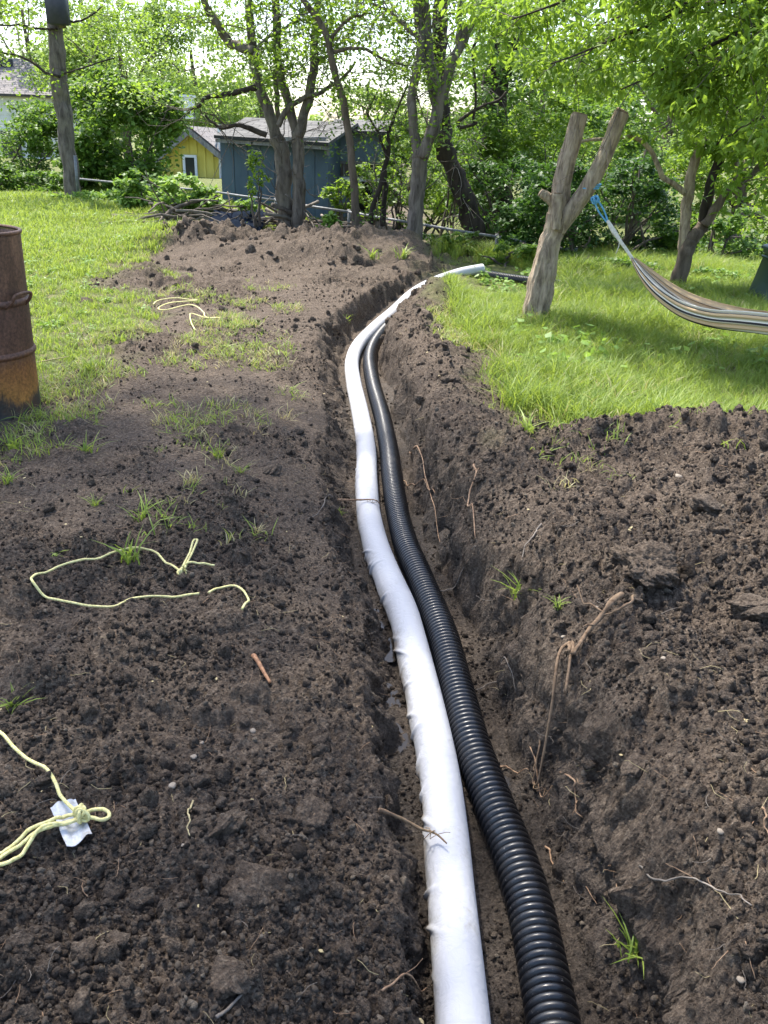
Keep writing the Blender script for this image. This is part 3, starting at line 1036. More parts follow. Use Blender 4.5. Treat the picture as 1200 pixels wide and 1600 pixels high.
def put_clods():
    for k, (px, py, w, lab) in enumerate(BIG_CLODS):
        p = onground(px, py)
        dist = math.hypot(p[1], CAM_H - p[2])
        sz = w / FPX * dist * 0.5
        me = rock_mesh('soil_clod', 200 + k, 5 if w > 55 else 4, .5, .6)
        co = np.zeros(len(me.vertices) * 3, np.float32); me.vertices.foreach_get('co', co); co = co.reshape(-1, 3)
        a = co.astype(float) * sz / .06
        u1, v1 = a[:, 0] + a[:, 2] * .8 + k * 7, a[:, 1] - a[:, 2] * .7 + k * 3
        d = .55 * (billow(u1 * 1.2, v1 * 1.2, 4, 510 + k, .62) - .25) + .10 * fbm(u1 * 7, v1 * 7, 3, 515 + k, .65)
        co = co * (1 + d)[:, None] * np.array([sz, sz * .9, sz * .8])
        me.vertices.foreach_set('co', co.astype(np.float32).ravel())
        at_ = me.attributes.new('moist', 'FLOAT', 'POINT'); at_.data.foreach_set('value', np.full(len(me.vertices), [-.1, .1, .25][k % 3], np.float32))
        o = place_mesh('soil_clod', me, (p[0], p[1], p[2] + sz * .12), 1.0, (0.1, 0.1, k * 1.3), M['soil'])
        tag(o, lab, 'soil clod', 'large clods of dug soil')


put_clods()
STONES = [(395, 1138, 11, 'pale angular stone below the orange stick'), (563, 1012, 8, 'small tan pebble at the left trench rim'), (302, 1175, 12, 'whitish flat stone on dark soil above the paper tag'),
          (270, 1232, 14, 'grey rounded stone right of the paper tag'), (935, 950, 13, 'pale stone at the top end of the thick root'),
          (880, 993, 9, 'small light stone left of the thick root'), (1060, 745, 15, 'pinkish flat chip high on the spoil heap'),
          (1035, 1033, 12, 'tan chip on the right slope below the thick root top'), (1155, 1540, 13, 'cream stone near the bottom right corner'),
          (1120, 1322, 13, 'grey white stone on the right slope'), (287, 1330, 10, 'white stone beside a dry stem near the paper tag'),
          (315, 1150, 8, 'pebble above the whitish flat stone'), (1018, 1028, 9, 'reddish chip beside the tan chip on the slope')]


def put_stones():
    for k, (px, py, w, lab) in enumerate(STONES):
        p = onground(px, py)
        dist = math.hypot(p[1], CAM_H - p[2])
        sz = w / FPX * dist * 0.45
        o = place_mesh('stone', rock_mesh('stone', 300 + k, 2, .3, .55), (p[0], p[1], p[2] + sz * .3), sz, (0.2, 0.1, k * 2.1), M['stone'])
        tag(o, lab, 'stone', 'pale stones on the soil')


put_stones()

# ------------------------------------------------------------------ cords, paper tag, twigs and roots lying about
def lay(pix, lift=0.008, n=60, jit=0.0, seed=0, follow=True):
    """path over the ground through picture points"""
    p = catmull(onground_many(pix), n)
    if follow:
        z = H(p[:, 0], p[:, 1])
        zs = np.convolve(np.pad(z, 3, mode='edge'), np.ones(7) / 7, 'valid')
        zm = np.max(np.stack([np.roll(np.pad(z, 3, mode='edge'), k)[3:-3] for k in (-3, -2, -1, 0, 1, 2, 3)]), 0)
        zm = np.convolve(np.pad(zm, 2, mode='edge'), np.ones(5) / 5, 'valid')
        p[:, 2] = .15 * zs + .85 * zm + lift
    if jit:
        p = p + jit * np.stack([vnoise(np.arange(n) * .22, np.full(n, 1.0 + seed), seed), vnoise(np.arange(n) * .22, np.full(n, 9.0), seed + 5),
                                .4 * vnoise(np.arange(n) * .22, np.full(n, 5.0), seed + 9)], 1)
    return p


m, nt, bs, out = new_mat('yellow_cord')
tc = N(nt, 'ShaderNodeTexCoord')
n1 = noise_tex(nt, 150, 4, .6, tc.outputs['Object'])
n2 = noise_tex(nt, 12, 4, .6, tc.outputs['Object'])
r1 = ramp(nt, n1.outputs['Fac'], [(0.35, (0.56, 0.49, 0.17)), (0.6, (0.78, 0.71, 0.33))])
r2 = ramp(nt, n2.outputs['Fac'], [(0.55, 0.0), (0.72, 0.6)])
nt.links.new(mixc(nt, r2.outputs[0], r1.outputs[0], (0.36, 0.31, 0.17)), bs.inputs['Base Color'])
bs.inputs['Roughness'].default_value = 0.75
nt.links.new(bumpn(nt, n1.outputs['Fac'], 0.5, 0.003), bs.inputs['Normal'])
M['cord'] = m


TAG_C = onz(112, 1284, .02)
_gx, _gy = np.meshgrid(np.linspace(-.06, .06, 9), np.linspace(-.07, .07, 9))
TAG_Z = float(np.percentile(H(TAG_C[0] + _gx.ravel(), TAG_C[1] + _gy.ravel()), 88))


def cord_piece(name, root, pix, r=0.0042, lift=0.006, n=70, over=None):
    mb = MB(); p = lay(pix, lift + .006, n)
    if over is not None:
        w = sstep(.16, .07, np.hypot(p[:, 0] - TAG_C[0], p[:, 1] - TAG_C[1])) if over > 0 else 0
        p[:, 2] = np.maximum(p[:, 2], (TAG_Z + over) * w + p[:, 2] * (1 - w))
    tube(mb, p, [r, r], 8, True, .10, 3)
    return mb.build(name, M['cord'], root)


def cords():
    c = onground(290, 900)
    t = thing('yellow_cord', c, 'pale yellow cord in a long open loop ending in a knot on dark soil', 'cord')
    cord_piece('strand', t, [(312, 939), (270, 941), (210, 946), (168, 951), (120, 945), (75, 940), (54, 934), (60, 918), (95, 899), (140, 886), (190, 875), (235, 867), (262, 884), (280, 897)], n=130)
    cord_piece('loop', t, [(286, 898), (297, 880), (303, 864), (309, 860), (308, 868), (298, 884), (290, 900)], .004, .012, 40)
    cord_piece('loose_end', t, [(284, 897), (300, 896), (318, 894), (336, 895)], .004, .009, 30)
    mb = MB()
    for k in range(3):
        a = np.linspace(0, 2 * PI, 18)
        cc = onground(285, 900) + np.array([0, 0, .012])
        e = np.array(Euler((.9 * k + .4, .8 * k, 1.1 * k)).to_matrix())
        tube(mb, cc + (np.stack([np.cos(a) * .017, np.sin(a) * .013, a * 0], 1) @ e.T), [.0042, .0042], 7, False)
    mb.build('knot', M['cord'], t)
    c = onground(360, 930)
    t = thing('yellow_cord', c, 'short curved piece of yellow cord right of the long looped cord', 'cord')
    cord_piece('strand', t, [(326, 931), (338, 924), (352, 920), (368, 921), (382, 931), (389, 945), (386, 958), (379, 971)], n=60)
    c = onground(90, 1270)
    t = thing('yellow_cord', c, 'knotted yellow cord holding the white paper tag near the bottom left', 'cord')
    cord_piece('strand', t, [(-60, 1130), (-20, 1150), (5, 1165), (30, 1187), (60, 1203), (80, 1220), (90, 1238), (96, 1255), (106, 1268), (122, 1284)], .0045, .008, 80, .026)
    cord_piece('strand', t, [(-60, 1372), (-20, 1348), (10, 1340), (45, 1318), (80, 1303), (105, 1290), (124, 1287)], .0045, .010, 60, .026)
    cord_piece('strand', t, [(-50, 1392), (0, 1352), (35, 1333), (70, 1314), (100, 1302), (126, 1294)], .0045, .013, 60, .026)
    cord_piece('strand', t, [(-60, 1372), (-10, 1366), (15, 1363), (35, 1347), (58, 1322), (78, 1308), (105, 1302), (128, 1294)], .0045, .014, 60, .026)
    cord_piece('loop', t, [(126, 1288), (145, 1281), (162, 1280), (172, 1285), (171, 1293), (160, 1297), (146, 1293), (128, 1291)], .0045, .014, 50, .026)
    mb = MB(); rr = np.random.default_rng(4)
    cc = onground(128, 1289); cc[2] = TAG_Z + .03
    for k in range(7):
        a = np.linspace(0, 2 * PI, 18)
        e = np.array(Euler(rr.uniform(0, 3, 3)).to_matrix())
        tube(mb, cc + rr.normal(0, .004, 3) + (np.stack([np.cos(a) * .017, np.sin(a) * .012, a * 0], 1) @ e.T), [.0042, .0042], 7, False)
    mb.build('knot', M['cord'], t)
    c = onground(280, 480)
    t = thing('yellow_cord', c, 'tangled pale cord on patchy grass beside the dug hole', 'cord')
    cord_piece('strand', t, [(240, 484), (250, 476), (285, 474), (308, 477), (270, 482), (248, 490), (262, 492), (300, 485), (318, 496), (322, 503), (345, 503)], .0055, .03, 90)
    cord_piece('strand', t, [(345, 503), (320, 504), (300, 500), (298, 508), (305, 522)], .005, .025, 40)


cords()

m, nt, bs, out = new_mat('tag_paper')
tc = N(nt, 'ShaderNodeTexCoord')
n1 = noise_tex(nt, 26, 5, .65, tc.outputs['Object'])
r1 = ramp(nt, n1.outputs['Fac'], [(0.46, (0.52, 0.54, 0.58)), (0.62, (0.38, 0.37, 0.35)), (0.72, (0.16, 0.135, 0.105))])
nt.links.new(r1.outputs[0], bs.inputs['Base Color'])
bs.inputs['Roughness'].default_value = 0.45
M['tag'] = m


def paper_tag():
    cor = [(79, 1263), (117, 1243), (133, 1277), (144, 1303), (104, 1321), (84, 1288)]
    pts = [onz(a, b, .02 + .0) for a, b in cor]
    c = np.mean(pts, 0)
    base = TAG_Z
    # a sheet with soft folds
    A, B, D, C = pts[0], pts[1], pts[4], pts[3]
    n = 14
    U, V = np.meshgrid(np.linspace(0, 1, n), np.linspace(0, 1, n))
    P = ((1 - U)[..., None] * ((1 - V)[..., None] * A + V[..., None] * D) + U[..., None] * ((1 - V)[..., None] * B + V[..., None] * C))
    fold = 0.014 * np.abs(V - 0.55) + 0.006 * np.sin(U * 5 + V * 3) + .006 * fbm(U * 4, V * 4, 2, 9)
    P[..., 2] = base + 0.004 + fold
    v = P.reshape(-1, 3)
    q = [[i * n + j, i * n + j + 1, (i + 1) * n + j + 1, (i + 1) * n + j] for i in range(n - 1) for j in range(n - 1)]
    v2 = v - np.array([0, 0, .0015])
    mb = MB(); mb.add(v, q)
    q2 = [[a[3], a[2], a[1], a[0]] for a in q]
    mb.add(v2, q2)
    o = mb.build('paper_tag', M['tag'])
    tag(o, 'creased white paper tag tied to yellow cord on the soil', 'tag')


paper_tag()


def stick(name, pix, r0, r1, mat, label, cat, lift=.006, jit=.006, seed=0, n=36, forks=(), group=None, dz=None):
    if dz is not None:
        p = catmull([onz(a, b, z) for (a, b), z in zip(pix, dz)], n)
    else:
        p = lay(pix, lift, n, jit, seed)
    r0, r1 = r0 * .85, r1 * .6
    mb = MB(); tube(mb, p, [r0, (r0 + r1) / 2, r1], 8, True, .3, seed)
    rr = np.random.default_rng(seed)
    for f, ln in forks:
        i = int(f * (n - 1))
        d = p[min(i + 1, n - 1)] - p[i]; d /= np.linalg.norm(d)
        e = d + rr.normal(0, .7, 3); e[2] = abs(e[2]) * .3; e /= np.linalg.norm(e)
        q = p[i] + np.linspace(0, ln, 8)[:, None] * e + np.stack([.15 * ln * vnoise(np.arange(8) * .7, np.full(8, float(seed)), 7)] * 3, 1)
        tube(mb, q, [r1 * .9, r1 * .35], 5, True)
    o = mb.build(name, mat)
    return tag(o, label, cat, group)


def sticks():
    stick('root', [(968, 946), (945, 966), (925, 985), (905, 1015), (893, 1045), (884, 1080), (880, 1105)], .011, .007, M['root'],
          'thick bent brown root lying on the right trench slope', 'root', .024, .006, 11, 44, ((.15, .12), (.3, .1)))
    stick('root', [(990, 945), (975, 962), (958, 968), (940, 975)], .006, .004, M['root'], 'short dark root crossing the top of the thick root', 'root', .024, .005, 12, 24)
    stick('root', [(893, 1040), (872, 1080), (858, 1115), (845, 1145), (836, 1180)], .007, .0035, M['root'], 'thinner dark root hanging below the thick root', 'root', .02, .01, 13, 40, ((.7, .08), (.8, .06)))
    stick('twig', [(592, 1265), (628, 1279), (655, 1294), (680, 1302), (698, 1318)], .007, .003, M['root'], 'broken twig resting across the white pipe', 'twig', .01, .004, 14, 34,
          ((.6, .07), (.75, .06)), dz=[-.10, -.15, -.172, -.172, -.168])
    stick('twig', [(528, 781), (555, 781), (585, 781), (594, 788)], .0065, .004, M['rootlet'], 'thin brown twig bent over the white pipe further up', 'twig', .01, .004, 15, 30,
          ((.8, .06),), dz=[-.14, -.18, -.178, -.21])
    stick('wood_stake', [(397, 1029), (408, 1048), (422, 1074)], .010, .0075, M['orange_wood'], 'short splintered orange brown stick on dark soil', 'stick', .010, 0.0, 16, 8)
    stick('twig', [(338, 1594), (360, 1578), (385, 1560), (401, 1546)], .0045, .003, M['dead_twig'], 'dry twig lying at the bottom edge of the soil', 'twig', .006, .003, 17)
    stick('rootlet', [(742, 735), (738, 760), (734, 790), (736, 815), (742, 845)], .0055, .003, M['rootlet'], 'red brown rootlet hanging down the right bank', 'root', .01, .012, 18, 30, ((.1, .12), (.4, .08)))
    stick('rootlet', [(846, 822), (832, 840), (820, 862), (812, 885)], .0045, .003, M['dead_twig'], 'curved grey twig on the right bank above the grass tuft', 'twig', .008, .008, 19)
    stick('rootlet', [(640, 712), (655, 735), (672, 762), (692, 785)], .0045, .0025, M['rootlet'], 'thin rootlet lying down the bank beside the black pipe', 'root', .012, .01, 20)
    stick('rootlet', [(628, 755), (650, 770), (678, 783)], .0045, .0025, M['rootlet'], 'pale rootlet touching the black pipe upper bend', 'root', .02, .01, 21)
    stick('rootlet', [(682, 932), (710, 931), (738, 938)], .004, .0025, M['dead_twig'], 'pale thin rootlet sticking over the black pipe', 'root', .03, .006, 22, 30, ((.5, .05),))
    stick('rootlet', [(855, 1322), (862, 1345), (872, 1372), (882, 1392)], .0035, .002, M['rootlet'], 'reddish rootlet on the wall right of the black pipe', 'root', .008, .006, 23)
    stick('rootlet', [(875, 1222), (898, 1233), (892, 1255), (896, 1278), (905, 1290)], .0035, .002, M['rootlet'], 'curled tan rootlet under the right rim', 'root', .012, .008, 24, 36, ((.3, .07), (.7, .05)))
    stick('rootlet', [(835, 1134), (858, 1141), (888, 1147)], .003, .002, M['rootlet'], 'fine tan rootlet across the right slope', 'root', .01, .006, 25, 24, ((.4, .06),))
    stick('rootlet', [(782, 1205), (800, 1209), (825, 1214)], .0035, .002, M['rootlet'], 'short rootlet beside the black pipe on the trench floor', 'root', .012, .006, 26)
    stick('rootlet', [(985, 1378), (1030, 1380), (1085, 1393), (1130, 1418), (1165, 1448)], .003, .0018, M['dead_twig'], 'long fine root running over the right slope near the tuft', 'root', .006, .006, 27, 50)
    stick('rootlet', [(1183, 1290), (1188, 1308), (1195, 1328)], .003, .002, M['rootlet'], 'short curved rootlet at the right edge of the slope', 'root', .006, .004, 28)
    stick('rootlet', [(945, 1340), (960, 1355), (955, 1380), (965, 1395)], .003, .0018, M['rootlet'], 'rootlet poking from the rim above the lower tuft', 'root', .012, .008, 29, 30, ((.4, .06),))
    stick('rootlet', [(600, 1560), (640, 1540), (665, 1552)], .003, .002, M['rootlet'], 'thin rootlet at the bottom of the left trench wall', 'root', .01, .006, 30, 24, ((.4, .05),))
    stick('rootlet', [(745, 1085), (775, 1072), (805, 1062)], .003, .002, M['dead_twig'], 'thin grey rootlet against the dark right wall', 'root', .02, .008, 31)
    stick('twig', [(300, 1260), (297, 1285), (296, 1305), (298, 1325)], .003, .002, M['straw'], 'dry straw stem standing near the white stone', 'stem', .012, .004, 32)
    stick('twig', [(520, 782), (500, 800), (482, 815)], .003, .002, M['dead_twig'], 'faint dry twig left of the white pipe', 'twig', .006, .006, 33)
    stick('straw_stalk', [(60, 572), (85, 569), (110, 565)], .006, .004, M['straw'], 'pale straw stalk on grass beside the rusty barrel', 'stem', .03, .004, 34)


sticks()

# ------------------------------------------------------------------ rusty barrel
m, nt, bs, out = new_mat('rust')
tc = N(nt, 'ShaderNodeTexCoord'); co = tc.outputs['Object']
sx = N(nt, 'ShaderNodeSeparateXYZ'); nt.links.new(co, sx.inputs[0])
mp = N(nt, 'ShaderNodeMapping'); mp.inputs['Scale'].default_value = (1, 1, .3); nt.links.new(co, mp.inputs['Vector'])
n1 = noise_tex(nt, 9, 8, .68, mp.outputs[0]); n2 = noise_tex(nt, 60, 5, .6, co); n3 = noise_tex(nt, 5, 6, .7, co)
zz = mathn(nt, 'ADD', sx.outputs['Z'], mathn(nt, 'MULTIPLY', mathn(nt, 'SUBTRACT', n1.outputs['Fac'], .5), .42))
zr = ramp(nt, zz, [(0.0, (0.05, 0.045, 0.04)), (0.09, (0.06, 0.05, 0.04)), (0.14, (0.36, 0.165, 0.04)), (0.27, (0.30, 0.125, 0.036)), (0.36, (0.15, 0.072, 0.042)), (0.60, (0.135, 0.068, 0.044)), (0.72, (0.175, 0.09, 0.052)), (1.0, (0.20, 0.105, 0.06))])
st_ = ramp(nt, n1.outputs['Fac'], [(.35, .6), (.65, 1.25)])
v2_ = ramp(nt, n2.outputs['Fac'], [(.35, .6), (.65, 1.25)])
class _V: pass
v2 = _V(); v2.outputs = [mixc(nt, 1.0, v2_.outputs[0], st_.outputs[0], 'MULTIPLY')]
c1 = mixc(nt, 1.0, zr.outputs[0], v2.outputs[0], 'MULTIPLY')
pt = ramp(nt, n3.outputs['Fac'], [(.55, 0.0), (.7, .55)])
nt.links.new(mixc(nt, pt.outputs[0], c1, (0.13, 0.055, 0.028)), bs.inputs['Base Color'])
bs.inputs['Roughness'].default_value = 0.62
bs.inputs['Metallic'].default_value = 0.25
nt.links.new(bumpn(nt, n2.outputs['Fac'], 0.35, 0.004), bs.inputs['Normal'])
M['rust'] = m


def barrel():
    base = onz(-24, 622, 0.06)
    z0 = float(H(np.array([base[0]]), np.array([base[1]]))[0]) - .01
    R = .30; Hh = 1.02
    t = thing('barrel', (base[0], base[1], z0), 'tall rusty steel drum with handle standing at the left edge', 'barrel')
    def ring(prof, name, parent, seg=56):
        mb = MB(); prof = np.array(prof)
        th = np.arange(seg) / seg * 2 * PI
        v = np.stack([np.outer(prof[:, 0], np.cos(th)), np.outer(prof[:, 0], np.sin(th)), np.repeat(prof[:, 1][:, None], seg, 1)], -1)
        dent = 1 + .006 * np.sin(3 * th + 1)[None, :] * np.ones((len(prof), 1))
        v[..., 0] *= dent; v[..., 1] *= dent
        v = v.reshape(-1, 3) + np.array([base[0], base[1], z0])
        i = np.arange(len(prof) - 1)[:, None] * seg; j = np.arange(seg)[None, :]; j2 = (j + 1) % seg
        q = np.stack([i + j, i + j2, i + seg + j2, i + seg + j], -1).reshape(-1, 4)
        mb.add(v, q)
        return mb.build(name, M['rust'], parent)
    prof = [(R + .006, 0), (R + .008, .012), (R, .025)] + [(R, z) for z in np.linspace(.06, Hh - .03, 18)] + [(R, Hh - .02)]
    prof += [(R - .006, Hh - .02)] + [(R - .006, z) for z in np.linspace(Hh - .05, .03, 6)] + [(0.01, .03)]
    b = ring(prof, 'body', t)
    ring([(R - .008, Hh - .018), (R + .007, Hh - .018), (R + .009, Hh - .006), (R + .003, Hh), (R - .006, Hh), (R - .009, Hh - .008)], 'rim', t)
    for zc in (.36, .645):
        a = np.linspace(-1, 1, 9)
        ring([(R - .002 + .015 * math.cos(k * PI / 2), zc + k * .022) for k in a], 'hoop', t)
    mb = MB()
    for_dir = math.radians(-14)
    c = np.array([base[0], base[1], z0])
    e = np.array([math.cos(for_dir), math.sin(for_dir), 0]); sd = np.array([-e[1], e[0], 0])
    pth = [c + e * (R - .01) - sd * .085 + [0, 0, .63], c + e * (R + .03) - sd * .075 + [0, 0, .665], c + e * (R + .045) - sd * .06 + [0, 0, .70], c + e * (R + .045) + sd * .06 + [0, 0, .70],
           c + e * (R + .03) + sd * .075 + [0, 0, .665], c + e * (R - .01) + sd * .085 + [0, 0, .63]]
    tube(mb, catmull(pth, 30), [.009, .009], 10)
    mb.build('handle', M['rust'], t)
    t.rotation_euler = (0.0, 0.02, 0)


barrel()

# ------------------------------------------------------------------ leaves and trees
def unit(v):
    return v / (np.linalg.norm(v, axis=-1, keepdims=True) + 1e-9)


def leaves(mb, c, length, width, rng, droop=0.25, flat=0.6, curved=False, tint=None, out=None):
    """leaf blades at the points c"""
    n = len(c)
    a = rng.normal(size=(n, 3))
    if out is not None: a = a * .8 + out
    a[:, 2] = a[:, 2] * .5 - droop
    a = unit(a)
    nr = rng.normal(size=(n, 3)) * (1 - flat) + np.array([0, 0, flat * 1.6])
    sd = unit(np.cross(a, nr)); up = np.cross(sd, a)
    L = length * rng.uniform(.6, 1.15, n)[:, None]; W = width * rng.uniform(.7, 1.2, n)[:, None]
    if tint is None: tint = np.clip(rng.normal(.5, .22, n), 0, 1)
    if not curved:
        v = np.stack([c, c + a * L * .45 + sd * W * .5 - up * W * .12, c + a * L - up * L * .12, c + a * L * .45 - sd * W * .5 - up * W * .12], 1).reshape(-1, 3)
        b = np.arange(n)[:, None] * 4
        t = np.vstack([b + [0, 1, 2], b + [0, 2, 3]])
        mb.add(v, None, t, np.repeat(tint, 4))
    else:
        v = np.stack([c, c + a * L * .3 + sd * W * .42 - up * W * .1, c + a * L * .68 + sd * W * .36 - up * (L * .08 + W * .05), c + a * L - up * L * .26,
                      c + a * L * .68 - sd * W * .36 - up * (L * .08 + W * .05), c + a * L * .3 - sd * W * .42 - up * W * .1, c + a * L * .45 - up * L * .0 + up * W * .06], 1).reshape(-1, 3)
        b = np.arange(n)[:, None] * 7
        t = np.vstack([b + [0, 1, 6], b + [1, 2, 6], b + [2, 3, 6], b + [3, 4, 6], b + [4, 5, 6], b + [5, 0, 6]])
        mb.add(v, None, t, np.repeat(tint, 7))


def blob_points(blobs, n, rng, ncl=60, spread=0.22, shell=0.55):
    """leaf points in clusters through ellipsoids: [(centre, radii, weight)]"""
    w = np.array([b[2] for b in blobs], float); w /= w.sum()
    pts = []; tn = []
    for (c, r, _), ww in zip(blobs, w):
        m = max(4, int(ncl * ww))
        d = unit(rng.normal(size=(m, 3))) * (shell + (1 - shell) * rng.random((m, 1))) ** (1 / 2.0)
        cl = np.array(c) + d * np.array(r)
        k = max(4, int(n * ww))
        pick = rng.integers(0, m, k)
        sz = np.array(r) * spread
        p = cl[pick] + rng.normal(size=(k, 3)) * sz * np.array([1, 1, .65])
        ct = rng.normal(0, .16, m)
        pts.append(p); tn.append(np.clip(.5 + ct[pick] + rng.normal(0, .16, k), 0, 1))
    return np.vstack(pts), np.concatenate(tn)


def limb_path(pts, n=None, jit=.02, seed=0):
    p = np.asarray(pts, float)
    n = n or max(8, len(p) * 6)
    q = catmull(p, n)
    k = np.arange(n) * .5 * min(1.0, 26.0 / n)
    w = np.sin(np.linspace(0, PI, n)) ** .5
    q = q + (jit * w)[:, None] * np.stack([vnoise(k, k * 0 + seed, 1), vnoise(k, k * 0 + seed + 7, 2), .5 * vnoise(k, k * 0 + seed + 3, 3)], 1)
    return q


def grow(mb, p, d, length, r, depth, rng, tips, up=.15, kids=3, seg=6):
    n = 6
    q = [p]; dd = d
    for i in range(n):
        dd = unit(dd + rng.normal(0, .16, 3) + np.array([0, 0, up * .25]))
        q.append(q[-1] + dd * length / n)
    q = np.array(q)
    tube(mb, q, [r, r * .45], seg, False)
    if depth == 0:
        for f in (2, 3, 4, 5, 6): tips.append(q[f])
        return
    tips.append(q[-1])
    for k in range(kids):
        i = int(rng.integers(2, n + 1))
        e = unit(unit(q[i] - q[i - 1]) + rng.normal(0, .62, 3) + np.array([0, 0, up]))
        grow(mb, q[i], e, length * rng.uniform(.5, .75), r * .5, depth - 1, rng, tips, up, kids, 4 if depth < 2 else 5)


def along(p, f):
    i = f * (len(p) - 1); k = int(i); k2 = min(k + 1, len(p) - 1)
    return p[k] + (p[k2] - p[k]) * (i - k)


def pix_limb(pix, Y, dY=None):
    dY = dY if dY is not None else [0] * len(pix)
    return [at(a, b, Y + e) for (a, b), e in zip(pix, dY)]


class Tree:
    def __init__(self, name, label, cat, base, group=None):
        self.t = thing(name, base, label, cat, group)
        self.limbs = []

    def limb(self, pts, r, mat, name='limb', seg=10, jit=.02, seed=0, n=None, bump=.14, furrow=0.0):
        p = limb_path(pts, n, jit, seed)
        mb = MB(); tube(mb, p, r, seg, True, bump, seed + 1, 0.0, furrow)
        o = mb.build(name, mat, self.t)
        self.limbs.append((p, r))
        return o

    def twigs(self, rng, per=6, length=.7, depth=1, rad=.012, mat='twig', lo=.35, up=.2, kids=3, which=None):
        mb = MB(); tips = []
        for k, (p, r) in enumerate(self.limbs):
            if which is not None and k not in which: continue
            for i in range(per):
                f = rng.uniform(lo, 1.0)
                q = along(p, f)
                d = unit(along(p, min(1, f + .05)) - along(p, f - .05))
                e = unit(d * .5 + rng.normal(0, .8, 3))
                grow(mb, q, e, length * rng.uniform(.6, 1.3), rad * rng.uniform(.6, 1.1), depth, rng, tips, up, kids, 5)
        if tips:
            o = mb.build('twigs', M[mat], self.t)
            o['kind'] = 'stuff'
        return np.array(tips)

    def crown(self, pts, mat, L, W, rng, curved=False, droop=.25, tint=None, name='crown', flat=.6):
        mb = MB(); leaves(mb, pts, L, W, rng, droop, flat, curved, tint)
        o = mb.build(name, M[mat], self.t, smooth=False)
        return o


def spread_at(tips, k, sd, rng):
    p = np.repeat(tips, k, 0)
    return p + rng.normal(0, 1, p.shape) * np.array([sd, sd, sd * .6])


def c2(c):   # points read in the enlarged crop that starts at (300, 0), scale 3
    return [(300 + a / 3, b / 3) for a, b in c]


def c3(c):
    return [(600 + a / 3, b / 3) for a, b in c]


def c4(c):
    return [(800 + a / 2.667, 100 + b / 2.667) for a, b in c]


def gz(x, y):
    return float(H(np.array([x]), np.array([y]))[0])


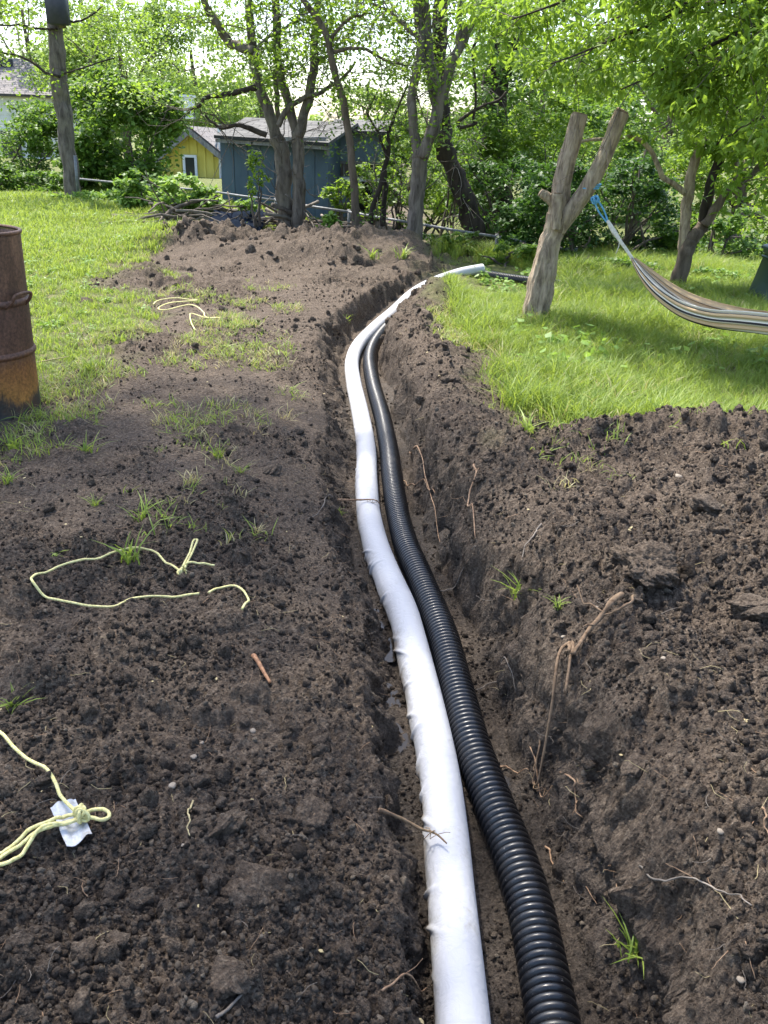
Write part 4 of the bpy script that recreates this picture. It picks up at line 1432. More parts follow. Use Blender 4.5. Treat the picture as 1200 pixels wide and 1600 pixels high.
def trees_mid():
    # ---- many-stemmed tree in front of the blue shed
    r = np.random.default_rng(21)
    Y = 15.0
    b = at(480, 350, Y)
    T = Tree('tree', 'many-stemmed grey-brown tree in front of the blue shed', 'tree', (b[0], Y, gz(b[0], Y)))
    bk = M['bark_grey']
    k = 1 / FPX * 15.6                           # metres per picture pixel there
    T.limb(pix_limb(c2([(445, 1075), (440, 1000), (432, 860), (425, 720), (392, 640)]), Y), [12 * k, 10.5 * k, 10.5 * k], bk, 'trunk', 14, .02, 1)
    T.limb(pix_limb(c2([(505, 1075), (500, 1000), (500, 860), (500, 740), (493, 620)]), Y - .15), [10.5 * k, 8.5 * k, 8 * k], bk, 'trunk', 14, .02, 2)
    T.limb(pix_limb(c2([(395, 650), (365, 540), (320, 440), (296, 330), (288, 230), (272, 80), (255, -150)]), Y), [8.5 * k, 6.5 * k, 4.5 * k], bk, seed=3)
    T.limb(pix_limb(c2([(290, 240), (230, 220), (180, 200), (130, 130), (80, 50), (30, -60)]), Y - .1, [0, .1, .2, .1, 0, -.2]), [6.5 * k, 5.5 * k, 4.5 * k], bk, seed=4)
    T.limb(pix_limb(c2([(395, 640), (402, 520), (398, 400), (394, 250), (388, 120), (380, -120)]), Y + .2), [4 * k, 3.2 * k, 3 * k], bk, seed=5)
    T.limb(pix_limb(c2([(490, 630), (455, 510), (420, 380), (402, 250), (396, 100), (390, -140)]), Y - .1), [6.5 * k, 5.5 * k, 4.5 * k], bk, seed=6)
    T.limb(pix_limb(c2([(500, 640), (525, 540), (555, 420), (568, 300), (580, 140), (595, -100)]), Y - .2), [7 * k, 6 * k, 4.5 * k], bk, seed=7)
    T.limb(pix_limb(c2([(300, 410), (240, 425), (180, 440), (120, 450), (65, 458), (30, 500), (-5, 510)]), Y - .4), [4 * k, 3 * k, 2 * k], M['bark_dark'], seed=8)
    T.limb(pix_limb(c2([(350, 635), (290, 610), (220, 588), (150, 600), (95, 575), (60, 540)]), Y - .5), [4 * k, 2.5 * k, 1.5 * k], M['bark_dark'], seed=9)
    T.limb(pix_limb(c2([(405, 590), (440, 520), (520, 465), (580, 440), (640, 410), (710, 365), (760, 300)]), Y - .3), [4 * k, 3 * k, 1.6 * k], bk, seed=10)
    T.limb(pix_limb(c2([(290, 270), (340, 190), (420, 140), (500, 95), (560, 95)]), Y - .2), [2.5 * k, 2 * k, 1.2 * k], bk, seed=11)
    T.limb(pix_limb(c2([(560, 310), (630, 265), (700, 200), (760, 130)]), Y - .2), [2.5 * k, 2 * k, 1.2 * k], bk, seed=12)
    tips = T.twigs(r, 8, .8, 1, .010, 'twig', .3, .12, 3)
    tips = tips[tips[:, 2] > 2.0]
    sel = tips[r.random(len(tips)) < .55]
    T.crown(spread_at(sel, 15, .17, r), 'leaf_bright', .085, .045, r)
    # ---- slim leaning tree
    Y = 13.6; k = 1 / FPX * 14.2
    b = at(555, 355, Y)
    T = Tree('tree', 'slim dark tree curving up to the left beside the shed corner', 'tree', (b[0], Y, gz(b[0], Y)))
    T.limb(pix_limb(c2([(765, 1090), (765, 1000), (752, 800), (735, 640), (712, 490), (675, 360), (640, 210), (600, 110), (530, 10), (450, -120)]), Y), [6 * k, 5 * k, 4.2 * k, 3 * k], M['bark_brown'], 'trunk', 12, .015, 21)
    T.limb(pix_limb(c2([(655, 245), (720, 232), (800, 225), (860, 255), (920, 290), (990, 300)]), Y), [2.5 * k, 2 * k, 1 * k], M['bark_brown'], seed=22)
    T.limb(pix_limb(c2([(640, 210), (690, 130), (760, 80), (850, 60)]), Y), [2.5 * k, 2 * k, 1 * k], M['bark_brown'], seed=23)
    tips = T.twigs(r, 9, .7, 1, .009, 'twig', .45, .1, 3)
    tips = tips[tips[:, 2] > 2.0]
    sel = tips[r.random(len(tips)) < .5]
    T.crown(spread_at(sel, 13, .16, r), 'leaf_bright', .08, .042, r)
    # ---- thin branchy sapling between shed and double tree
    Y = 13.9; k = 1 / FPX * 14.4
    b = at(590, 358, Y)
    T = Tree('sapling', 'thin branchy sapling between slim tree and double-trunked tree', 'tree', (b[0], Y, gz(b[0], Y)))
    T.limb(pix_limb(c2([(835, 1080), (850, 960), (890, 850), (920, 720), (925, 600), (970, 500), (1010, 400)]), Y), [4 * k, 3 * k, 1 * k], M['bark_dark'], 'trunk', 8, .02, 31)
    T.limb(pix_limb(c2([(915, 740), (880, 640), (830, 540), (860, 440)]), Y), [2.2 * k, 1 * k], M['bark_dark'], seed=32)
    T.limb(pix_limb(c2([(905, 800), (905, 880), (900, 990), (895, 1060)][::-1]), Y + .2), [4 * k, 3 * k], M['bark_dark'], seed=33)
    tips = T.twigs(r, 10, .7, 1, .008, 'twig', .2, .1, 3)
    sel = tips[r.random(len(tips)) < .5]
    T.crown(spread_at(sel, 7, .12, r), 'leaf_mid', .07, .038, r)
    # ---- double-trunked tree
    Y = 13.0; k = 1 / FPX * 13.6
    b = at(650, 370, Y)
    T = Tree('tree', 'double-trunked dark tree forking low behind the far soil mound', 'tree', (b[0], Y, gz(b[0], Y)))
    bk = M['bark_grey']
    T.limb(pix_limb(c3([(140, 1130), (148, 1020), (155, 880), (168, 760), (172, 700)]), Y), [13 * k, 10.5 * k, 10.5 * k, 11.5 * k], bk, 'trunk', 14, .015, 41)
    T.limb(pix_limb(c3([(165, 740), (145, 640), (138, 540), (130, 440), (158, 320), (165, 180), (158, 40), (150, -140)]), Y), [7.5 * k, 6.5 * k, 6 * k, 5.5 * k], bk, seed=42)
    T.limb(pix_limb(c3([(180, 740), (215, 640), (245, 550), (270, 440), (305, 330), (355, 230), (400, 130), (460, 50), (520, -80)]), Y - .1), [8.5 * k, 8 * k, 6 * k, 5 * k], bk, seed=43)
    T.limb(pix_limb(c3([(250, 500), (238, 400), (215, 300), (200, 180), (190, 60), (170, -140)]), Y + .1), [8 * k, 8 * k, 6.5 * k], bk, seed=44)
    T.limb(pix_limb(c3([(160, 180), (110, 130), (60, 80), (0, 40), (-70, 10)]), Y), [3.5 * k, 2.5 * k, 1.2 * k], bk, seed=45)
    T.limb(pix_limb(c3([(350, 220), (355, 120), (350, 0), (345, -120)]), Y), [4.5 * k, 3.5 * k], bk, seed=46)
    tips = T.twigs(r, 9, .75, 1, .010, 'twig', .35, .05, 3)
    tips = tips[tips[:, 2] > 1.4]
    sel = tips[r.random(len(tips)) < .4]
    T.crown(spread_at(sel, 13, .16, r), 'leaf_bright', .08, .042, r)
    # ---- vine-hung leaning trunk
    Y = 14.2; k = 1 / FPX * 14.7
    b = at(740, 350, Y)
    T = Tree('tree', 'dark leaning trunk hung with dead vines right of the double tree', 'tree', (b[0], Y, gz(b[0], Y)))
    T.limb(pix_limb(c3([(450, 1230), (420, 1080), (385, 960), (330, 820), (295, 700), (275, 590), (262, 480), (250, 330), (260, 150), (280, -100)]), Y), [16 * k, 13 * k, 11 * k, 9 * k], M['bark_dark'], 'trunk', 12, .03, 51, bump=.3)
    tips = T.twigs(r, 34, .9, 1, .008, 'dead_twig', .1, -.5, 3)
    T.crown(spread_at(tips[r.random(len(tips)) < .3], 6, .14, r), 'leaf_mid', .06, .035, r)
    # ---- big far trunk
    Y = 17.5; k = 1 / FPX * 18
    b = at(790, 340, Y)
    T = Tree('tree', 'thick dark trunk rising behind the bushes left of the hammock stump', 'tree', (b[0], Y, gz(b[0], Y)))
    T.limb(pix_limb([(778, 390), (772, 250), (772, 150), (782, 60), (790, -60)], Y), [22 * k, 18 * k, 15 * k, 13 * k], M['bark_dark'], 'trunk', 12, .04, 61)
    T.limb(pix_limb([(774, 200), (782, 140), (798, 80), (815, 20), (830, -60)], Y), [9 * k, 9 * k, 8 * k], M['bark_dark'], seed=62)
    tips = T.twigs(r, 14, 1.3, 1, .012, 'twig', .35, .05, 3)
    T.crown(spread_at(tips, 14, .28, r), 'leaf_mid', .12, .065, r)
    # ---- curling vine
    mb = MB()
    p = limb_path(pix_limb(c3([(450, 90), (448, 150), (418, 240), (425, 380), (428, 480), (418, 560), (430, 578), (395, 590), (358, 598), (352, 570), (400, 535), (470, 495), (540, 470), (575, 430)]), 12.9), 90, .01, 3)
    tube(mb, p, [.022, .018, .026, .018], 7)
    o = mb.build('hanging_vine', M['bark_dark'])
    tag(o, 'dark bare vine dangling and curling right of the double tree', 'vine')
    # ---- pole-like tree at the left with a box
    Y = 18.0; k = 1 / FPX * 18.3
    b = at(112, 305, Y)
    T = Tree('tree', 'straight grey trunk at the left carrying a dark box', 'tree', (b[0], Y, gz(b[0], Y)))
    T.limb(pix_limb([(116, 310), (110, 260), (102, 200), (97, 150), (91, 90), (86, 40), (78, -60)], Y), [11.5 * k, 11 * k, 11 * k, 10 * k], M['bark_grey'], 'trunk', 16, .03, 71)
    T.limb(pix_limb([(94, 120), (70, 112), (45, 95), (20, 85), (-10, 80)], Y - .2), [2 * k, 1 * k], M['bark_dark'], seed=72)
    T.limb(pix_limb([(90, 45), (60, 45), (30, 38), (5, 40), (-20, 30)], Y - .2), [1.6 * k, .9 * k], M['bark_dark'], seed=73)
    T.limb(pix_limb([(96, 30), (120, 34), (140, 25), (160, 10)], Y - .2), [1.6 * k, .8 * k], M['bark_dark'], seed=74)
    T.limb(pix_limb([(100, 115), (118, 110), (150, 100), (180, 90)], Y - .2), [1.4 * k, .8 * k], M['bark_dark'], seed=75)
    tips = T.twigs(r, 6, .8, 1, .008, 'twig', .3, .1, 3, which=(1, 2, 3, 4))
    T.crown(spread_at(tips, 5, .2, r), 'leaf_bright', .1, .055, r)
    c = at(89, 8, Y - .38)
    mb = MB(); box(mb, c, (.34, .28, .62))
    tt = thing('nest_box', c, 'dark grey box fixed high on the straight left trunk', 'nest box')
    mb.build('case', M['dark_box'], tt)
    mb = MB(); box(mb, c + np.array([0, -.02, .34]), (.42, .40, .05), (.15, 0, 0)); mb.build('lid', M['dark_box'], tt)
    mb = MB(); box(mb, c + np.array([0, .17, 0]), (.12, .06, .7)); mb.build('mounting_board', M['bark_grey'], tt)


M['dark_box'] = simple('dark_box', (0.035, 0.037, 0.045), (0.06, 0.06, 0.07), 6, 0.7)
trees_mid()


# ------------------------------------------------------------------ hammock stump, hammock, tree behind
STUMP_Y = onz(838, 506)[1]


def stump_and_hammock():
    r = np.random.default_rng(5)
    Y = STUMP_Y; k = 1 / FPX * (Y * 1.0)
    b = at(836, 508, Y)
    T = Tree('tree_stump', 'tall forked stump with sawn limbs holding the hammock rope', 'tree stump', (b[0], Y, gz(b[0], Y)))
    bk = M['bark_pale']
    T.limb(pix_limb(c4([(85, 1115), (98, 1040), (125, 900), (150, 790), (178, 690), (192, 620)]), Y), [24 * k, 18.5 * k, 16 * k, 14 * k, 15 * k], bk, 'trunk', 64, .008, 81, 110, 0, .2)
    T.limb(pix_limb(c4([(190, 660), (200, 560), (215, 470), (240, 370), (262, 290), (282, 212)]), Y), [14 * k, 12.5 * k, 11.5 * k, 11 * k], bk, seed=82, jit=.006, n=100, seg=56, bump=0, furrow=.18)
    T.limb(pix_limb(c4([(190, 690), (225, 640), (270, 580), (320, 510), (365, 420), (405, 330), (432, 260), (458, 200)]), Y - .02, [0, -.02, -.05, -.08, -.1, -.1, -.1, -.1]), [13 * k, 11 * k, 10.5 * k, 10 * k], bk, seed=83, jit=.006, n=100, seg=56, bump=0, furrow=.18)
    T.limb(pix_limb(c4([(185, 595), (160, 565), (138, 548), (122, 538)]), Y - .05), [7.5 * k, 6.5 * k, 6 * k], bk, 'branch_stub', seed=84, jit=.003, seg=12)
    T.limb(pix_limb(c4([(182, 690), (186, 620), (190, 540)]), Y - .12), [7 * k, 8 * k, 7 * k], bk, 'branch_stub', seed=85, jit=.003, seg=12)
    # sawn faces
    for pts, rr in (([(282, 212), (284, 205)], 10.6), ([(458, 200), (462, 193)], 9.6), ([(122, 538), (117, 534)], 5.6), ([(190, 540), (191, 534)], 6.2)):
        d = 0 if rr == 10.6 else -.12 if rr == 9.6 else -.05 if rr == 5.6 else -.12
        mb = MB(); tube(mb, pix_limb(c4(pts), Y + d), [rr * k, rr * .96 * k], 14)
        mb.build('sawn_face', M['cut_wood'], T.t)
    # blue rope
    tie = at(917, 297, Y - .09)
    t = thing('rope', tie, 'blue rope knotted round the right limb of the forked stump', 'rope')
    ax = unit(at(405 / 2.667 + 800, 330 / 2.667 + 100, Y) - at(225 / 2.667 + 800, 640 / 2.667 + 100, Y))
    cen = at(923, 291, Y - .09)
    e1 = unit(np.cross(ax, [0, 1, 0])); e2 = np.cross(ax, e1)
    mb = MB()
    for q in range(3):
        a = np.linspace(0, 2 * PI, 30)
        off = ax * (q - 1) * .018
        p = cen + off + (11.3 * k) * (np.outer(np.cos(a), e1) + np.outer(np.sin(a), e2)) - np.outer(np.cos(a), ax) * .035
        tube(mb, p, [.008, .008], 7, False)
    mb.build('wrap', M['blue_rope'], t)
    kn = at(930, 312, Y - .24)
    mb = MB()
    for q in range(5):
        a = np.linspace(0, 2 * PI, 16)
        e = np.array(Euler(r.uniform(0, 3, 3)).to_matrix())
        tube(mb, kn + (np.stack([np.cos(a) * .035, np.sin(a) * .024, a * 0], 1) @ e.T), [.0075, .0075], 6, False)
    mb.build('knot', M['blue_rope'], t)
    lp = at(949, 347, Y - .30)
    for s_ in (-1, 1):
        mb = MB(); o_ = np.array([.012 * s_, 0, .006 * s_])
        tube(mb, catmull([kn + o_, (kn + lp) / 2 + o_ * 1.6, lp + o_ * .4], 14), [.0075, .0075], 7)
        mb.build('strand', M['blue_rope'], t)
    # hammock
    g0 = lp
    g1 = at(989, 404, Y - .55)
    pix = [(989, 404), (1012, 431), (1042, 458), (1080, 480), (1130, 494), (1200, 501)]
    yy = [Y - .55, Y - .68, Y - .85, Y - 1.05, Y - 1.32, Y - 1.68]
    mid = [at(a, c_, y_) for (a, c_), y_ in zip(pix, yy)]
    L = mid[-1]
    step = mid[-1] - mid[-2]
    endp = np.array([L[0] + 2.0, L[1] - 1.15, 1.0])
    mid += [L + np.array([.45, -.26, .005]), L + np.array([.95, -.55, .10]), L + np.array([1.4, -.80, .30]), endp - np.array([.28, -.16, .22])]
    P = catmull(mid, 90)
    tt = np.linspace(0, 1, 90)
    wid = .016 + .105 * np.sin(np.clip(tt / .38, 0, 1) * PI / 2) ** .9 * np.sin(np.clip((1 - tt) / .38, 0, 1) * PI / 2) ** .9
    t_, sd, u = side_frames(P)
    nu = 120
    U = np.linspace(0, 1, nu)
    ang = math.radians(-205) + U * math.radians(230)
    TT, UU = np.meshgrid(tt, U, indexing='ij')
    A = ang[None, :] + .10 * vnoise(TT * 5, UU * 3, 8)
    pleat = 1 + .085 * np.sin(UU * 2 * PI * 9 + 2.5 * vnoise(TT * 3, UU * 2, 3)) + .05 * vnoise(UU * 26, TT * 4, 11)
    W = wid[:, None] * pleat
    V = P[:, None, :] + (W * np.cos(A) * 1.05)[..., None] * sd[:, None, :] + (W * (np.sin(A) * .88 + .12))[..., None] * u[:, None, :]
    v = V.reshape(-1, 3)
    i = np.arange(89)[:, None] * nu; j = np.arange(nu - 1)[None, :]
    q = np.stack([i + j, i + j + 1, i + nu + j + 1, i + nu + j], -1).reshape(-1, 4)
    ham = thing('hammock', L, 'striped cream, tan and black cloth hammock slung from the forked stump', 'hammock')
    mb = MB(); mb.add(v, q, None, UU.ravel())
    o = mb.build('bed', M['hammock'], ham)
    sol = o.modifiers.new('thick', 'SOLIDIFY'); sol.thickness = .004
    mb = MB(); tube(mb, catmull([g0 + [0, 0, .01], g0 * .6 + g1 * .4 + [0.002, 0, -.006], g1], 20), [.013, .022, .014, .012], 10, True, .15, 3)
    mb.build('cord_sleeve', M['cream_cord'], ham)
    for q_ in range(6):
        mb = MB(); o_ = np.array(r.normal(0, .007, 3))
        tube(mb, catmull([g0 * .5 + g1 * .5 + o_ * .6, g1 + o_, along(P, .03 + .01 * q_) + o_ * 2.2], 14), [.0045, .0045], 6)
        mb.build('suspension_cord', M['cream_cord'], ham)
    kk = at(968, 375, Y - .42)
    mb = MB(); tube(mb, catmull([kk, kk + [-.004, -.02, -.05], kk + [-.02, -.02, -.11]], 10), [.005, .004], 6); mb.build('loose_tail', M['cream_cord'], ham)
    mb = MB(); tube(mb, catmull([mid[-1], endp, endp + np.array([.35, -.2, .3])], 14), [.013, .013], 8); mb.build('cord_sleeve', M['cream_cord'], ham)
    return endp + np.array([.35, -.2, .3])


M['blue_rope'] = simple('blue_rope', (0.05, 0.24, 0.44), (0.16, 0.42, 0.58), 60, 0.6, 0.4, 0.004)
M['cream_cord'] = simple('cream_cord', (0.50, 0.46, 0.37), (0.70, 0.66, 0.56), 60, 0.85, 0.5, 0.004)
m, nt, bs, out = new_mat('hammock_cloth')
ta = attr(nt, 'tint').outputs['Fac']
cream = (0.70, 0.60, 0.46); tan = (0.58, 0.40, 0.22); blk = (0.022, 0.018, 0.018); gry = (0.16, 0.115, 0.09); wht = (0.80, 0.74, 0.64); brn = (0.12, 0.075, 0.05)
st = [(0, tan), (.06, cream), (.10, brn), (.115, tan), (.17, wht), (.21, gry), (.235, cream), (.29, tan), (.33, wht), (.38, blk), (.41, gry), (.43, wht), (.49, tan), (.54, cream), (.57, blk),
      (.61, wht), (.67, gry), (.69, tan), (.74, cream), (.79, blk), (.82, wht), (.88, tan), (.93, blk), (.955, wht)]
rr = ramp(nt, ta, st, 'CONSTANT')
nt.links.new(rr.outputs[0], bs.inputs['Base Color'])
bs.inputs['Roughness'].default_value = 0.9
tc = N(nt, 'ShaderNodeTexCoord'); wv = noise_tex(nt, 200, 3, .6, tc.outputs['Object'])
nt.links.new(bumpn(nt, wv.outputs['Fac'], 0.3, 0.003), bs.inputs['Normal'])
M['hammock'] = m
FAR_TIE = stump_and_hammock()


def trees_right():
    r = np.random.default_rng(31)
    # ---- three-limbed tree behind the hammock
    Y = 10.6; k = 1 / FPX * 10.8
    b = at(1060, 450, Y)
    T = Tree('tree', 'three-limbed grey tree standing behind the hammock', 'tree', (b[0], Y, gz(b[0], Y)))
    bk = M['bark_brown']
    T.limb(pix_limb(c4([(680, 960), (695, 900), (718, 810), (742, 740), (770, 705), (798, 672)]), Y), [14 * k, 11 * k, 10 * k, 9 * k], bk, 'trunk', 14, .01, 91)
    T.limb(pix_limb(c4([(718, 800), (718, 700), (727, 590), (742, 480), (770, 380), (800, 300)]), Y + .05), [8 * k, 7.5 * k, 7 * k, 6 * k], M['bark_pale'], seed=92, jit=.01)
    T.limb(pix_limb(c4([(795, 680), (803, 610), (822, 510), (860, 410), (930, 285), (985, 190), (1010, 60), (1030, -120)]), Y), [7.5 * k, 6.5 * k, 6 * k, 5 * k], M['bark_dark'], seed=93)
    T.limb(pix_limb(c4([(800, 672), (850, 600), (910, 525), (990, 460), (1067, 388), (1160, 300)]), Y - .1), [6.5 * k, 5.5 * k, 4.5 * k], bk, seed=94)
    T.limb(pix_limb(c4([(725, 540), (680, 505), (630, 475), (605, 425), (570, 350), (520, 305), (470, 303), (380, 310), (290, 322), (200, 360)]), Y - .1), [4 * k, 3.6 * k, 2.5 * k, 1.6 * k], M['bark_pale'], seed=95)
    tips = T.twigs(r, 8, .8, 1, .011, 'twig', .5, .2, 3, which=(2, 3))
    bl = [(at(1010, 60, Y), (1.5, 1.2, .75), 2), (at(1130, 110, Y - .4), (1.3, 1.2, .9), 2), (at(900, 20, Y + .4), (1.4, 1.2, .6), 1.6), (at(1110, 205, Y - .3), (.8, .8, .26), .9), (at(1230, 170, Y - .6), (1.0, 1, .9), 1.2)]
    p, tn = blob_points(bl, 5200, r, 130, .13, .3)
    p2 = spread_at(tips, 6, .15, r)
    T.crown(np.vstack([p, p2]), 'leaf_bright', .135, .06, r, True, .35, np.concatenate([tn, r.uniform(.2, .8, len(p2))]))
    # ---- nearer tree out at the right that carries the other hammock end and the hanging sprays
    e = FAR_TIE
    b = np.array([e[0] + .10, e[1] + .05, 0]); b[2] = gz(b[0], b[1])
    T = Tree('tree', 'leafy tree at the far right whose bright boughs hang over the hammock', 'tree', tuple(b))
    T.limb([b - [0, 0, .1], b + [.02, 0, .8], b + [.0, .1, 1.6], b + [-.15, .5, 2.6], b + [-.3, 1.0, 3.5]], [.17, .14, .13, .11, .08], M['bark_brown'], 'trunk', 14, .02, 97)
    s0 = b + [-.05, .2, 1.9]
    ends = [at(860, 100, 7.6), at(970, 140, 7.2), at(1060, 160, 7.4), at(800, 30, 8.2), at(1120, 225, 7.0), at(930, 40, 8.0), at(1040, 20, 7.0), at(1170, 60, 6.6)]
    for q, en in enumerate(ends):
        T.limb([s0 + [0, 0, .12 * q], s0 * .6 + en * .4 + [0, 0, .55], s0 * .25 + en * .75 + [0, 0, .42], en], [.035, .025, .016, .006], M['bark_dark'], seed=100 + q, jit=.05)
    tips = T.twigs(r, 10, .55, 1, .007, 'twig', .55, -.1, 3, which=range(1, 9))
    p = spread_at(tips, 11, .08, r)
    zmin = np.interp(p[:, 0] / p[:, 1], [.1, .27, .32, .45], [2.0, 1.93, 1.60, 1.45])
    p = p[p[:, 2] > zmin]
    T.crown(p, 'leaf_bright', .088, .034, r, True, .55, np.clip(r.normal(.72, .2, len(p)), 0, 1))



def shade_tree():  # added tree out of view; its crown softens sun on the left foreground
    r = np.random.default_rng(606)
    b = np.array([-8.2, 7.2, 0.0]); b[2] = gz(b[0], b[1])
    T = Tree('tree', 'unseen tree added far left to filter sunlight on the left foreground', 'tree', tuple(b))
    T.limb([b - [0, 0, .1], b + [.1, .1, 3.5], b + [.5, .3, 7.5], b + [1.5, .8, 11], b + [2.2, 1.2, 14]], [.36, .30, .24, .16, .06], M['bark_grey'], 'trunk', 16, .05, 401, 30)
    for q in range(14):
        e = np.array([-5.4 + r.uniform(-2.6, 2.4), 8.4 + r.uniform(-2.8, 2.8), r.uniform(11.8, 14.0)])
        s0 = b + np.array([.6, .4, r.uniform(7.2, 9.8)])
        T.limb([s0, s0 * .55 + e * .45 + [0, 0, .5], e], [.085, .06, .02], M['bark_grey'], 'limb', 7, .08, 410 + q, 12)
    bl = [(np.array([x_, y_ + .2 * r.normal(), 13 + .5 * r.normal()]), (.75, .8, .9), 1.0) for x_ in (-7.6, -6.8, -6.0, -5.2, -4.4, -3.6) for y_ in np.arange(5.8, 11.4, .8)]
    p, tn = blob_points(bl, 6000, r, 900, .5, .1)
    T.crown(p, 'leaf_mid', .19, .11, r, tint=tn)


trees_right()
shade_tree()

# ------------------------------------------------------------------ buildings beyond the fence
def shingle_mat(name, c1, c2, sc):
    m, nt, bs, out = new_mat(name)
    uv = attr(nt, 'uvw')
    b = N(nt, 'ShaderNodeTexBrick')
    b.inputs['Scale'].default_value = sc
    b.inputs['Mortar Size'].default_value = 0.03
    b.inputs['Color1'].default_value = (*c1, 1); b.inputs['Color2'].default_value = (*c2, 1)
    b.inputs['Mortar'].default_value = (c1[0] * .35, c1[1] * .35, c1[2] * .35, 1)
    b.inputs['Brick Width'].default_value = .8; b.inputs['Row Height'].default_value = .35
    nt.links.new(uv.outputs['Vector'], b.inputs['Vector'])
    tc = N(nt, 'ShaderNodeTexCoord'); n = noise_tex(nt, 3, 6, .65, tc.outputs['Object'])
    r = ramp(nt, n.outputs['Fac'], [(.3, .65), (.7, 1.2)])
    nt.links.new(mixc(nt, 1.0, b.outputs['Color'], r.outputs[0], 'MULTIPLY'), bs.inputs['Base Color'])
    bs.inputs['Roughness'].default_value = .95
    nt.links.new(bumpn(nt, b.outputs['Fac'], -.5, .02), bs.inputs['Normal'])
    return m


M['shingle'] = shingle_mat('shingle', (0.10, 0.097, 0.09), (0.15, 0.145, 0.132), 2.2)
M['shingle_brown'] = shingle_mat('shingle_brown', (0.19, 0.172, 0.165), (0.25, 0.225, 0.21), 1.6)
M['blue_wall'] = simple('blue_wall', (0.055, 0.085, 0.115), (0.085, 0.125, 0.160), 3.5, .75, .2, .01, stretch=(1, 1, .3))
M['blue_pale'] = simple('blue_pale', (0.10, 0.15, 0.19), (0.16, 0.22, 0.26), 4, .75, stretch=(1, 1, .3))
M['grey_wood'] = simple('grey_wood', (0.12, 0.115, 0.11), (0.26, 0.25, 0.24), 12, .85, stretch=(1, 1, .3))
M['white_paint'] = simple('white_paint', (0.58, 0.60, 0.62), (0.78, 0.79, 0.80), 5, .55)
M['yellow_wall'] = simple('yellow_wall', (0.56, 0.45, 0.07), (0.70, 0.58, 0.12), 3, .7, .1, .01, stretch=(1, 1, .3))
M['cream_siding'] = simple('cream_siding', (0.60, 0.60, 0.54), (0.76, 0.76, 0.70), 2, .6)
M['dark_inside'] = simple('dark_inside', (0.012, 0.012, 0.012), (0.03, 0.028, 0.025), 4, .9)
m, nt, bs, out = new_mat('window_glass')
bs.inputs['Base Color'].default_value = (0.025, 0.03, 0.035, 1); bs.inputs['Roughness'].default_value = .12
M['glass'] = m
M['galvanised'] = simple('galvanised', (0.12, 0.125, 0.13), (0.22, 0.225, 0.23), 15, .6, metallic=.2)


def slab(name, quad, thick, mat, parent, down=(0, 0, -1)):
    """flat roof slab from 4 corners (eave left, eave right, ridge right, ridge left), with coordinates for shingles"""
    q = np.array(quad, float); d = np.array(down) * thick
    org = np.array(parent['_org'])
    v = np.vstack([q, q + d]) - org
    f = [[0, 1, 2, 3], [7, 6, 5, 4], [0, 4, 5, 1], [1, 5, 6, 2], [2, 6, 7, 3], [3, 7, 4, 0]]
    w = np.linalg.norm(q[1] - q[0]); h = np.linalg.norm(q[3] - q[0])
    uv = np.array([[0, 0, 0], [w, 0, 0], [w, h, 0], [0, h, 0]] * 2)
    me = mesh_from(name, v, f, None, False, {'uvw': uv})
    me.materials.append(mat)
    o = bpy.data.objects.new(name, me); COL.objects.link(o); o.parent = parent; o['_org'] = parent['_org']
    return o


def wall_piece(name, px0, px1, z0, z1, Y, mat, parent, thick=.04, dy=0.0, Yr=None):
    """upright board or pane facing the yard, between two picture columns"""
    a = at(px0, 260, Y); b = at(px1, 260, Yr if Yr else Y)
    poly = [[a[0], a[1] + dy, z0], [b[0], b[1] + dy, z0], [b[0], b[1] + dy, z1], [a[0], a[1] + dy, z1]]
    mb = MB(); prism(mb, poly, (0, thick, 0))
    return mb.build(name, mat, parent, False)


def zat(px, py, Y):
    return float(at(px, py, Y)[2])


